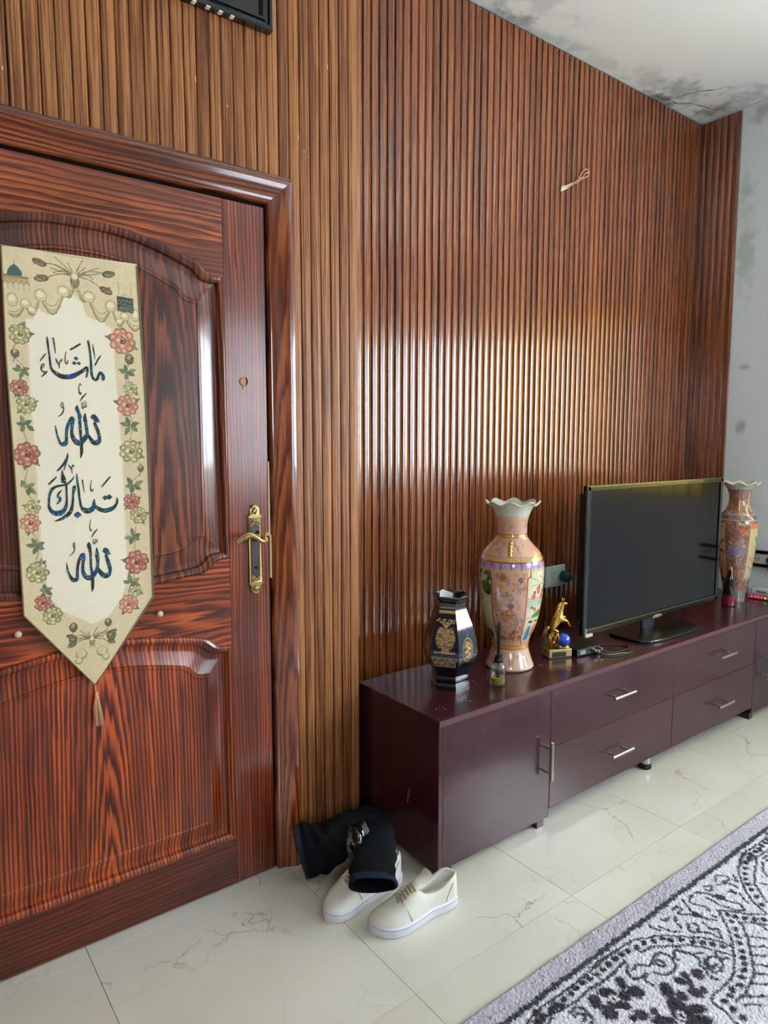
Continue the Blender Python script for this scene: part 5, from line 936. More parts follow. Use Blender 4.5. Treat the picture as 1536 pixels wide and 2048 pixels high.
def vase_paint_b(cv, RC, H):
    br = srgb(140, 88, 74); cv.a[:] = br; X0, X1 = -PI*RC, PI*RC; gold = srgb(206, 160, 84); crm = srgb(204, 182, 134); red = srgb(168, 66, 50); lav = srgb(112, 100, 138); hw = .62*RC
    def band(z0, z1, c, a=1, xa=X0, xb=X1): cv.poly([(xa, z0), (xb, z0), (xb, z1), (xa, z1)], c, a)
    for q in range(1500):
        flower(cv, random.uniform(X0, X1), random.uniform(.02, .60), random.uniform(.0035, .0085), random.choice([(lav, srgb(150, 136, 160), gold), (srgb(164, 84, 66), srgb(190, 120, 96), gold), (srgb(176, 150, 110), srgb(206, 188, 150), red), (srgb(98, 112, 100), srgb(140, 150, 124), gold), (srgb(190, 160, 140), srgb(150, 90, 80), gold)]), 5, srgb(96, 104, 78) if q % 3 else srgb(196, 180, 140))
    for k in range(2):
        cx = (-.5*PI+k*PI)*RC; half = .5*PI*RC-hw
        band(.125, .415, crm, 1, cx-half, cx+half)
        for q in range(34): cv.ell(cx+random.uniform(-.5, .9)*half, random.uniform(.24, .40), .007, .009, (srgb(70, 92, 58), srgb(100, 108, 66), srgb(150, 132, 84))[q % 3], .9, random.uniform(0, 3))
        for q in range(30): cv.ell(cx+random.uniform(-.8, .9)*half, random.uniform(.13, .24), .010, .010, (srgb(200, 132, 70), srgb(176, 84, 58), srgb(186, 160, 100))[q % 3], .9, random.uniform(0, 3))
        band(.392, .418, srgb(206, 112, 56), .8, cx-half, cx+half*.3)
        for s in (-1, 1): cv.line([(cx+s*half, .118), (cx+s*half, .30), (cx+s*half*.97, .42)], .004, gold); cv.line([(cx+s*(half+.004), .118), (cx+s*(half+.004), .30), (cx+s*half, .42)], .002, srgb(90, 50, 40))
        band(.47, .575, srgb(196, 172, 122), .9, cx-half*.55, cx+half*.55)
    for base in (-PI, 0, PI):
        for q in range(26): flower(cv, base*RC+random.uniform(-.8, .8)*hw, random.uniform(.25, .30), .009, (lav, srgb(140, 120, 170), gold), 6)
        for q in range(10): flower(cv, base*RC+random.uniform(-.5, .5)*hw, random.uniform(.14, .17), .013, (srgb(176, 72, 50), srgb(206, 120, 90), gold), 6)
        for q in range(4): flower(cv, base*RC+.02+.008*q, .385-.006*q, .012, (srgb(190, 84, 58), srgb(216, 130, 90), gold), 6)
    band(.430, .4335, srgb(196, 160, 140)); band(.434, .462, srgb(120, 104, 110), .55)
    for q in range(30): x = X0+q*(X1-X0)/30; cv.ell(x, .447, .012, .008, (srgb(150, 60, 60), srgb(84, 132, 104), srgb(96, 84, 130))[q % 3]); cv.line([(x-.01, .458), (x, .463), (x+.01, .458)], .0018, srgb(210, 200, 160))
    band(0, .075, srgb(150, 122, 104), .75)
    for q in range(24): x = X0+q*(X1-X0)/24; cv.ell(x, .038, .007, .020, srgb(76, 136, 128)); cv.line([(x-.011, .06), (x-.010, .02), (x, .010), (x+.010, .02), (x+.011, .06)], .0022, srgb(196, 186, 160))
    for q in range(24): cv.ell(X0+q*(X1-X0)/24, .082, .008, .008, srgb(120, 64, 60)); cv.ell(X0+q*(X1-X0)/24, .082, .004, .004, srgb(200, 180, 150))
    band(0, .006, srgb(190, 140, 120)); band(.588, H+.05, srgb(170, 178, 160)); cv.speck(.05)
VB = [(.050, 0), (.0515, .004), (.0515, .02), (.0535, .05), (.059, .09), (.069, .14), (.080, .20), (.089, .27), (.0945, .34), (.0965, .395), (.0945, .425), (.086, .447), (.070, .468), (.056, .49), (.0485, .515), (.047, .54), (.0495, .565), (.058, .588), (.074, .607), (.090, .618)]
vase_thing('painted_vase', 'tall reddish brown flowered porcelain vase with wavy rim standing behind the television', (3.605, -.150, CT), math.radians(-64), VB, vase_paint_b, .0060, 8, [(.465, .070, .004), (.480, .066, .0045), (.497, .062, .0045), (.515, .060, .0045), (.530, .058, .0045)], .095, M_goldpaint, .0515, .618)

# ------------------------------------------------------------------ dark blue six-sided vase
hv = thing('hexagonal_vase', 'glossy dark blue six sided vase with gilt flowers at the cabinet end', 'vase', (1.566, -.165, CT))
HA = math.radians(-43.0-12.0)             # azimuth the main face looks to, from -y
HP = [(.0690, 0), (.0690, .006), (.0680, .014), (.0635, .018), (.0630, .024), (.0665, .028), (.0665, .038), (.0620, .043), (.0640, .052), (.0720, .066), (.0840, .085), (.0915, .106), (.0945, .128), (.0935, .150), (.0885, .175), (.0800, .205), (.0700, .232), (.0610, .254), (.0545, .272), (.0520, .284), (.0535, .294), (.0590, .303), (.0665, .310), (.0690, .316)]
hr, hz = catmull_prof(HP, 240); NE = 30
FW = .2
cvh = Canvas(0, 6*FW, -.004, .33, .0009, srgb(10, 16, 34)); g1, g2 = srgb(196, 164, 96), srgb(150, 122, 70)
for f in range(6):
    cx = (f+.5)*FW
    if f % 2 == 0:
        cvh.poly([(cx-.028, .262), (cx+.028, .262), (cx+.029, .272), (cx-.029, .272)], srgb(182, 154, 84)); cvh.poly([(cx-.028, .276), (cx+.028, .276), (cx+.028, .284), (cx-.028, .284)], srgb(120, 118, 108)); cvh.poly([(cx-.028, .287), (cx+.028, .287), (cx+.028, .291), (cx-.028, .291)], srgb(74, 66, 80))
        for q in range(120):
            z = random.uniform(.146, .215); w = .016+.010*math.sin((z-.146)/.07*PI); a = random.choice((-1, 1)); cvh.line([(cx+a*w*.45, z), (cx+a*w*.9, z+.004), (cx+a*(w+.006), z+random.uniform(-.004, .007))], .0013, (g1, g2)[q % 2], .9)
        cvh.poly([(cx-.011, .142), (cx+.011, .142), (cx+.008, .214), (cx-.008, .214)], srgb(150, 112, 96))
        for q in range(26): cvh.ell(cx+random.uniform(-.011, .011), random.uniform(.144, .212), .0024, .0034, (srgb(196, 150, 120), g1, srgb(120, 84, 76))[q % 3])
        for q in range(12): cvh.line(smooth2 if False else [(cx, .214), (cx+.006*(q-5.5)*.5, .232), (cx+.006*(q-5.5), .238+.006*math.sin(q*2))], .0013, g1)
        for q in range(10): cvh.ell(cx+.007*(q-4.5), .238+.006*math.sin(q*2.2), .0030, .0030, (g1, srgb(206, 180, 120))[q % 2])
        cvh.poly([(cx-.010, .132), (cx+.010, .132), (cx+.014, .142), (cx-.014, .142)], srgb(150, 122, 110))
        for q in range(14): cvh.ell(cx-.033+q*.0051, .134+.0015*(q % 2), .0022, .003, g1)
        cvh.poly([(cx-.038, .085), (cx+.034, .085), (cx+.041, .118), (cx-.044, .118)], srgb(112, 96, 84)); cvh.line([(cx-.038, .085), (cx+.034, .085), (cx+.041, .118), (cx-.044, .118)], .0016, srgb(176, 152, 110), 1, 0, True)
        for q in range(40): cvh.ell(cx+random.uniform(-.036, .034), random.uniform(.088, .115), .004, .0026, (srgb(150, 130, 104), srgb(84, 70, 66), srgb(176, 150, 110))[q % 3], .8)
    else:
        cvh.ell(cx, .140, .025, .040, g1); cvh.ell(cx, .140, .0235, .038, srgb(28, 22, 30))
        cvh.ell(cx, .140, .018, .030, g2, .9); 
        for q in range(80): cvh.ell(cx+random.gauss(0, .007), .140+random.gauss(0, .014), .003, .0026, (srgb(190, 150, 110), srgb(90, 60, 50), g1, srgb(40, 30, 40))[q % 4])
        for q in range(3): cvh.line([(cx-.008+q*.004, .21), (cx+.004+q*.004, .185)], .0018, srgb(60, 56, 84))
Pn = np.zeros((240, 6*NE, 3)); Cn = np.zeros((240, 6*NE, 3))
for f in range(6):
    aa, ab = -PI/2+HA*-1*-1+f*PI/3-PI/6, -PI/2+HA+f*PI/3+PI/6
    for j in range(NE):
        t = j/NE; bev = 0
        x = hr*(math.cos(aa)*(1-t)+math.cos(ab)*t); y = hr*(math.sin(aa)*(1-t)+math.sin(ab)*t); Pn[:, f*NE+j] = np.stack([x, y, hz], -1)
        Cn[:, f*NE+j] = cvh.at((f+.5)*FW+(t-.5)*hr, hz)
M_navy = attr_mat('navy_glaze', .12, coat=.7, coat_rough=.06)
o = grid_mesh('body', Pn, Cn, M_navy, hv, wrap=True, smooth=40)
zi = np.linspace(.316, .20, 24); ri = np.interp(zi, hz, hr)-.004; Pi = np.zeros((24, 6, 3))
for f in range(6):
    aa = -PI/2+HA+f*PI/3-PI/6; Pi[:, f] = np.stack([ri*math.cos(aa), ri*math.sin(aa), zi], -1)
grid_mesh('inner_wall', Pi, np.ones(Pi.shape)*srgb(10, 12, 22), M_navy, hv, wrap=True, smooth=False)
rim = [(.067*math.cos(-PI/2+HA+f*PI/3-PI/6), .067*math.sin(-PI/2+HA+f*PI/3-PI/6), .3162) for f in list(range(6))+[0]]
b = B()
for p, q in zip(rim[:-1], rim[1:]): b.tube([p, q], .0026, 8)
b.build('rim', plain('rim_glaze', (52, 44, 50), .12, coat=1), hv, True)
pp = B(); pts = [(-.004, -.028, .235), (-.034, -.020, .235), (-.030, -.012, .328), (.004, -.022, .326)]
V = []; F = []
for k in range(7):
    t = k/6; bend = .010*math.sin(PI*t)
    for z, up in ((.245, 0), (.29, 0), (.330-.018*abs(t-.35), 0)):
        x = -.046+.036*t; y = .004-.026*t+bend*(1 if z > .28 else .3); V.append((x, y-.0005, z+.008)); V.append((x+.0005, y+.0006, z+.008))
n = 6
for k in range(6):
    for q in range(2):
        a = k*n+2*q; F += [(a, a+n, a+n+2, a+2), (a+1, a+3, a+n+3, a+n+1)]
    F.append((k*n+4, (k+1)*n+4, (k+1)*n+5, k*n+5))
pc = mesh('paper_slip', V, F, plain('white_paper', (216, 216, 214), .8, var=.04), None, True, (1.566, -.165, CT)); tag(pc, 'folded white slip of paper sticking out of the dark blue vase', 'paper')

# ------------------------------------------------------------------ reed diffuser
def oil_mat():
    t = NT('yellow_oil').set(rough=.08, base=L4((218, 192, 84))); t.p.inputs['Transmission Weight'].default_value = .45; t.p.inputs['IOR'].default_value = 1.33; return t.m
rd = thing('reed_diffuser', 'small glass reed diffuser with yellow oil and black sticks in front of vases', 'diffuser', (1.697, -.268, CT))
def thin_glass(name, c):
    t = NT(name); t.t.nodes.remove(t.p); tr = t.n('ShaderNodeBsdfTransparent'); tr.inputs[0].default_value = tuple(c)+(1,); gl = t.n('ShaderNodeBsdfGlossy', i_Roughness=.04); fr = t.n('ShaderNodeLayerWeight', i_Blend=.5); mx = t.n('ShaderNodeMixShader')
    t.l(t.math('MULTIPLY_ADD', t.math('POWER', fr.outputs['Facing'], 3.0), .55, .05), mx.inputs[0]); t.l(tr.outputs[0], mx.inputs[1]); t.l(gl.outputs[0], mx.inputs[2]); t.l(mx.outputs[0], t.out.inputs[0]); return t.m
def glass(name, c, rough=.02, ior=1.45):
    t = NT(name).set(rough=rough, base=tuple(c)+(1,)); t.p.inputs['Transmission Weight'].default_value = 1; t.p.inputs['IOR'].default_value = ior; return t.m
b = B(); b.lathe([(.001, .0005), (.0255, .0005), (.027, .003), (.027, .058), (.0262, .066), (.0215, .074), (.0125, .079), (.0115, .086), (.0098, .086), (.0105, .078), (.0195, .0725), (.0245, .065), (.0252, .058), (.0252, .0055), (.001, .005)], 40, cap=False)
b.build('bottle', thin_glass('clear_glass', (.93, .97, .95)), rd, True)
B().lathe([(.001, .0058), (.0249, .0058), (.0249, .026), (.001, .026)], 36, cap=False).build('oil', oil_mat(), rd, 40)
M_blk = plain('black_collar', (12, 12, 13), .4)
B().lathe([(.0128, .079), (.0155, .080), (.0155, .089), (.012, .093), (.012, .103), (.008, .104)], 24).build('collar', M_blk, rd, 40)
for q in range(6):
    a = q*1.05; c, s = .0045*math.cos(a), .0045*math.sin(a)
    B().tube([(c*-1.2, s*-1.2, .008), (c*.8, s*.8, .10), (c*1.2+.002*math.cos(a*2), s*1.2, .215+.006*math.sin(q*2.1))], .0016, 6).build('reed', M_blk, rd)

# ------------------------------------------------------------------ gilt rearing horse on a plinth with a blue ball
hs = thing('horse_figurine', 'gilt rearing horse figurine on a square plinth with a shiny blue ball', 'figurine', (2.108, -.190, CT), math.radians(-22))
M_gilt = plain('figurine_gilt', (190, 146, 72), .32, .9, var=.45, scale=160, bump=.25)
B().box(-.049, .049, -.030, .030, .004, .036, .003).build('plinth', plain('pale_brass', (164, 142, 92), .3, .7, var=.25), hs)
B().box(-.047, .047, -.028, .028, 0, .006).build('plinth_base', M_blk, hs); B().box(-.036, .024, -.0312, -.029, .008, .026, .001).build('name_plate', M_blk, hs)
random.seed(5); b = B()
for q in range(30):
    x = random.uniform(-.036, .034); y = random.uniform(-.020, .022); h = max(.005, .045*math.exp(-((x+.016)/.020)**2)); b.sphere((x, y, .036+h*random.uniform(.15, .9)), random.uniform(.006, .011), 8, 1, 1, random.uniform(.7, 1.4))
for q in range(14):
    x = random.uniform(-.034, -.004); b.tube([(x, random.uniform(-.02, .01), .04), (x+random.uniform(-.012, .010), random.uniform(-.024, .012), .075), (x+random.uniform(-.02, .02), random.uniform(-.02, .012), .10+random.uniform(-.015, .01))], [.004, .003, .0016], 6)
b.build('rock_mount', M_gilt, hs, True)
B().sphere((.020, -.014, .068), .0268, 32).build('ball', plain('blue_enamel', (18, 72, 190), .12, coat=1, var=.25, scale=30), hs, True)
B().tube([(.020+.024*math.cos(a), -.014+.024*math.sin(a)*.6, .0405) for a in np.linspace(0, 2*PI, 20)], .003, 6).build('ball_cup', M_gilt, hs, True)
pts = [(-.016, 0, .122, .0165), (-.004, 0, .142, .0165), (.008, 0, .163, .0145), (.015, 0, .182, .0095), (.019, 0, .198, .0080), (.023, 0, .211, .0078), (.031, 0, .209, .0058), (.040, 0, .203, .0044),
       (-.022, .008, .108, .0105), (-.006, .010, .098, .0072), (-.014, .010, .084, .0044), (-.006, .010, .072, .0042),
       (-.022, -.008, .108, .0105), (-.002, -.010, .100, .0072), (-.012, -.010, .084, .0044), (-.002, -.011, .074, .0042),
       (.016, .008, .150, .0078), (.034, .009, .154, .0052), (.042, .009, .138, .0034), (.040, .009, .132, .0036),
       (.017, -.008, .146, .0078), (.036, -.009, .140, .0052), (.046, -.009, .124, .0034), (.050, -.009, .117, .0038)]
ed = [(0,1),(1,2),(2,3),(3,4),(4,5),(5,6),(6,7),(0,8),(8,9),(9,10),(10,11),(0,12),(12,13),(13,14),(14,15),(2,16),(16,17),(17,18),(18,19),(2,20),(20,21),(21,22),(22,23)]
skin('horse_body', pts, ed, M_gilt, hs)
b = B()
for sy in (-1, 1): b.tube([(.020, sy*.0035, .216), (.021, sy*.006, .224), (.024, sy*.007, .232)], [.0034, .0026, .0006], 6)
b.build('ear', M_gilt, hs, True)
b = B()
for q in range(9):
    t = q/8; x, z = .012-.020*t, .212-.052*t; b.tube([(x+.004, 0, z), (x-.008, .003*(-1)**q, z-.006), (x-.013, .005*(-1)**q, z-.018)], [.0036, .0028, .0008], 6)
b.build('mane', M_gilt, hs, True)
b = B()
for q in range(5): b.tube([(-.030, 0, .118), (-.042, .003*(q-2), .120), (-.050, .004*(q-2), .108), (-.050-.003*q, .004*(q-2), .090-.003*q)], [.004, .0042, .0032, .0008], 6)
b.build('tail', M_gilt, hs, True)
random.seed(21)

# ------------------------------------------------------------------ things at the far end
ob = thing('ornamental_bottle', 'slender dark red glass bottle with gilt flame stopper in front of the far vase', 'bottle', (3.470, -.190, CT), .6)
B().lathe([(.030, 0), (.034, .003), (.0345, .02), (.0325, .045), (.031, .058)], 36).build('red_base', plain('ruby_glass', (122, 28, 46), .08, coat=1, var=.2), ob, 40)
rings = []
for z, rx, ry, dx in ((.058, .031, .031, 0), (.078, .0315, .030, -.001), (.10, .031, .028, -.003), (.125, .028, .024, -.006), (.15, .022, .018, -.009), (.172, .014, .012, -.011), (.186, .008, .007, -.012)):
    rings.append([(dx+rx*math.cos(a)*(1+.05*math.cos(3*a+z*40)), ry*math.sin(a), z) for a in np.linspace(0, 2*PI, 33)[:-1]])
B().loft(rings).build('black_body', plain('black_glaze', (14, 10, 12), .07, coat=1), ob, 50)
b = B(); b.tube([(.004, -.004, .150), (.010, -.006, .166), (.004, -.006, .182), (.006, -.004, .200)], [.006, .008, .006, .0015], 10); b.tube([(.014, -.010, .118), (.020, -.010, .135), (.014, -.010, .152)], [.003, .0045, .003], 8)
b.build('gilt_stopper', M_goldpaint, ob, True)
md = thing('router', 'pink router with small lamps at the far right end of the cabinet', 'router', (3.757, -.225, CT), math.radians(3))
M_pink = plain('pink_plastic', (214, 110, 140), .35)
B().box(-.035, .055, -.062, .060, .003, .026, .004).build('case', M_pink, md); B().box(-.030, .050, -.0632, -.0615, .007, .021, .001).build('front_strip', plain('cream_plastic', (230, 176, 160), .35), md)
def emit(name, c, s):
    t = NT(name); t.p.inputs['Base Color'].default_value = L4(c); t.p.inputs['Emission Color'].default_value = L4(c); t.p.inputs['Emission Strength'].default_value = s; return t.m
M_ledg, M_ledr = emit('green_lamp', (120, 220, 60), .9), emit('red_lamp', (236, 90, 80), .5)
for q in range(6): B().box(-.0365, -.0345, -.050+q*.017, -.042+q*.017, .010, .017, .0005).build('lamp', M_ledg if q < 2 else M_ledr, md)
for q in range(6): B().box(-.026+q*.012, -.019+q*.012, -.0645, -.0628, .010, .017, .0005).build('lamp', M_ledg if q > 1 else M_ledr, md)
mt = B(); rt_ = thing('adapter_box', 'white plastic box stacked on top of the pink router', 'adapter', (3.757, -.225, CT+.0265), math.radians(3))
B().box(-.030, .045, -.050, .045, .0, .030, .006).build('case', plain('white_plastic', (206, 208, 204), .35), rt_); B().box(-.0308, -.0295, -.03, .02, .010, .020, .0005).build('socket_slot', plain('grey_slot', (120, 122, 122), .5), rt_)
cable(rt_, [(-.01, .045, .018), (-.015, .065, .02), (-.015, .08, .004), (-.01, .095, -.022)], .002, plain('grey_cable', (150, 150, 150), .5))
b2_ = thing('charger', 'small pinkish white plastic charger between far vase and pink router', 'charger', (3.758, -.085, CT))
B().box(-.022, .030, -.030, .040, .0, .026, .004).build('case', plain('pale_pink_plastic', (206, 178, 182), .4), b2_); B().box(-.0228, -.0215, -.012, .02, .008, .018, .0005).build('port', M_blk, b2_)
ps = thing('power_strip', 'white power strip with black rails fixed low on the white wall', 'power strip', (RX, -.34, .672))
B().box(-.026, -.0018, -.23, .23, .012, .068, .003).build('strip_body', plain('strip_white', (212, 214, 212), .4), ps)
for z0_, z1_ in ((-.004, .0125), (.0675, .084)): B().box(-.032, -.0018, -.235, .235, z0_, z1_, .003).build('rail', M_blk, ps)
for q in range(5):
    y = .18-q*.09; b = B(); b.lathe([(.020, 0), (.020, .0015), (.017, .0015), (.016, .0006)], 24); b.V = [(-.0258-v[2], y+v[0], .040+v[1]) for v in b.V]; s_ = b.build('socket', plain('socket_white', (196, 198, 196), .4), ps, 40)
    for sy in (-1, 1): 
        b = B(); b.lathe([(.0032, 0), (.0032, .0008)], 10); b.V = [(-.0272-v[2], y+v[0]+sy*.008, .040+v[1]) for v in b.V]; b.build('socket_hole', M_blk, s_)
for y, cy in ((.110, -.02), (-.02, -.16)):
    b = B(); b.lathe([(.017, 0), (.017, .012), (.012, .028), (.006, .034)], 18); b.V = [(-.0285-v[2], y+v[0], .040+v[1]) for v in b.V]; pg = b.build('plug', M_blk, ps, 40)
    cable(pg, [(-.060, y, .038), (-.068, y-.002, .015), (-.050, y-.01, -.04), (-.046, y-.03, -.10), (-.05, y-.05, -.128)], .0026)
cd = B().box(RX-.016, RX-.0018, -.122, -.098, .0, .655, .003).build('cable_duct', plain('duct_white', (204, 206, 202), .45)); tag(cd, 'white vertical cable duct on the white wall below the power strip', 'cable duct'); 
sk = thing('wall_socket', 'pale green wall socket on the slats behind the pink vase', 'socket', (2.668, NY, .684))
B().box(-.070, .075, -.012, -.0005, -.050, .052, .004).build('plate', plain('pale_green_plastic', (226, 240, 232), .4), sk); B().box(-.032, .048, -.016, -.0115, -.034, .034, .003).build('socket_face', plain('green_plastic', (206, 230, 216), .4), sk)
b = B(); b.lathe([(.026, 0), (.028, .006), (.028, .030), (.020, .046), (.008, .052)], 20); b.V = [(.050+v[0], -.016-v[2], v[1]-.002) for v in b.V]
pgs = b.build('plug', plain('teal_plug', (16, 84, 78), .35), sk, 40)
cable(pgs, [(.05, -.066, -.002), (.075, -.085, -.002), (.115, -.09, -.05), (.12, -.09, -.14), (.10, -.10, -.20)], .0035)
an = B().tube([(2.2, -.06, CT+.0005), (2.175, -.075, CT+.105)], .0012, 6).build('antenna_wire', plain('pale_wire', (196, 190, 186), .3, .5)); tag(an, 'thin pale wire standing upright beside the gilt horse and television', 'wire')

# ------------------------------------------------------------------ loop of twisted thread on the slats
LP = [(2.639, 2.502), (2.686, 2.516), (2.733, 2.547), (2.769, 2.577), (2.786, 2.603), (2.812, 2.625), (2.839, 2.62), (2.829, 2.597), (2.788, 2.576), (2.74, 2.544)]
M_thr = plain('cream_thread', (208, 158, 118), .7, var=.2, scale=300)
lp = thing('thread_loop', 'cream loop of thread stuck high on the slatted wall', 'thread', (2.74, NY-.004, 2.55))
B().tube([(float(p[0])-2.74, -.004, float(p[1])-2.55) for p in smoothcurve(LP, 8)], .0030, 7).build('loop', M_thr, lp, True)
B().tube([(p[0]-2.74, -.008-.001*i, p[1]-2.55+.004*(i % 2)) for i, p in enumerate([(2.742, 2.548), (2.76, 2.565), (2.786, 2.58), (2.808, 2.60), (2.826, 2.612)])], .0028, 6).build('loop', M_thr, lp, True)
V = []; F = []
for i in range(9):
    t = i/8; x, z = -.105+.085*t, -.052+.030*t+.012*t*t; w = .0115*(1-.45*t); V += [(x, -.0045-.004*math.sin(t*6), z-w), (x, -.0065-.003*math.sin(t*5+1), z+w), (x, -.003, z+w)]
    if i: k = 3*i; F += [(k-3, k, k+1, k-2), (k-2, k+1, k+2, k-1)]
mesh('tape_tail', V, F, plain('cream_tape', (214, 200, 176), .6), lp, True)

# ------------------------------------------------------------------ rug
PX0, PX1, PY1 = -.30, 3.55, -.80
def rug():
    xs = np.concatenate([np.arange(PX0, .92, .007), np.arange(.92, 2.72, .0024), np.arange(2.72, PX1, .007)]); ys = np.concatenate([np.arange(-2.7, -1.27, .006), np.arange(-1.27, PY1, .0022)])
    cvr = Canvas(PX0, PX1, -2.72, -.78, .0022, srgb(212, 210, 218)); dk = srgb(34, 32, 44); dk2 = srgb(44, 52, 60)
    cvr.poly([(PX0, -.869), (PX1, -.869), (PX1, -.78), (PX0, -.78)], srgb(190, 184, 196))
    wob = lambda P, n=5: [(float(p[0])+random.gauss(0, .0012), float(p[1])+random.gauss(0, .0012)) for p in smoothcurve([(a/1000, b/1000) for a, b in P], n)]
    cvr.line([(x, -.869+random.gauss(0, .0016)) for x in np.arange(PX0, PX1, .008)], .0135, dk2, 1, .0018)
    for q in range(900): x = random.uniform(PX0, PX1); cvr.ell(x, random.uniform(-.865, -.805), .0026, .0022, srgb(128, 120, 134), .5)
    for row in range(5):
        fy = lambda b: b-740*(row//2) if row % 2 == 0 else -2480-740*(row//2)-b
        for off in (0, .98, -1.02, 1.96):
            D = lambda P: [(a+off*1000, fy(b)) for a, b in P]; sg = 1 if row % 2 == 0 else -1
            for P in RUG_LINES: cvr.line(wob(D(P)), .0066, dk2, 1, .0012)
            for a, b in RUG_DOTS: cvr.ell(a/1000+off, fy(b)/1000, .0105, .0085, dk, 1, random.uniform(-.6, .6), .2, .16)
            for (a, b, ux, uy, vx, vy) in RUG_BLOBS:
                r1, r2 = math.hypot(ux, uy)/1000, math.hypot(vx, vy)/1000; cvr.ell(a/1000+off, fy(b)/1000, max(r1*1.0, .008), max(r2*.95, .006), (dk, srgb(48, 36, 54))[random.random() < .4], 1, sg*math.atan2(uy, ux), .15, .13)
            for (a, b, ux, uy, vx, vy) in RUG_HOLES: cvr.ell(a/1000+off, fy(b)/1000, math.hypot(ux, uy)/1000, math.hypot(vx, vy)/1000, srgb(212, 210, 218), 1, sg*math.atan2(uy, ux), .2, .12)
            for (a, b, ux, uy, vx, vy) in RUG_CORES: cvr.ell(a/1000+off, fy(b)/1000, math.hypot(ux, uy)/1000, math.hypot(vx, vy)/1000, dk, 1, 0, .2, .1)
    X, Y = np.meshgrid(xs, ys); j = RNG.normal(0, .0009, X.shape+(2,))
    sx = X+j[..., 0]+.0016*(vnoise(X, Y, 160, 31, 2)-.5); sy = Y+j[..., 1]*1.5
    C = cvr.at(sx, sy).astype(float)
    n = vnoise(X, Y, 260, 51, 2); C *= (.88+.30*n+RNG.normal(0, .05, X.shape))[..., None]
    big = vnoise(X, Y, 14, 61, 2)
    edge = np.clip((PY1-Y)/.012, 0, 1)**.5
    Z = .0015+.0105*edge+(n-.5)*.0050*edge+RNG.normal(0, .0008, X.shape)*edge+(big-.5)*.006*edge
    Y2 = Y+np.where(Y > PY1-.004, .004*(vnoise(X, Y*0, 9, 71, 2)-.5), 0)
    return grid_mesh('rug', np.stack([X, Y2, Z], -1), C, attr_mat('rug_pile', .95, sheen=.15, noise_bump=.5, nscale=700))
tag(rug(), 'grey white shaggy rug with dark floral scroll pattern on the stone floor', 'rug')

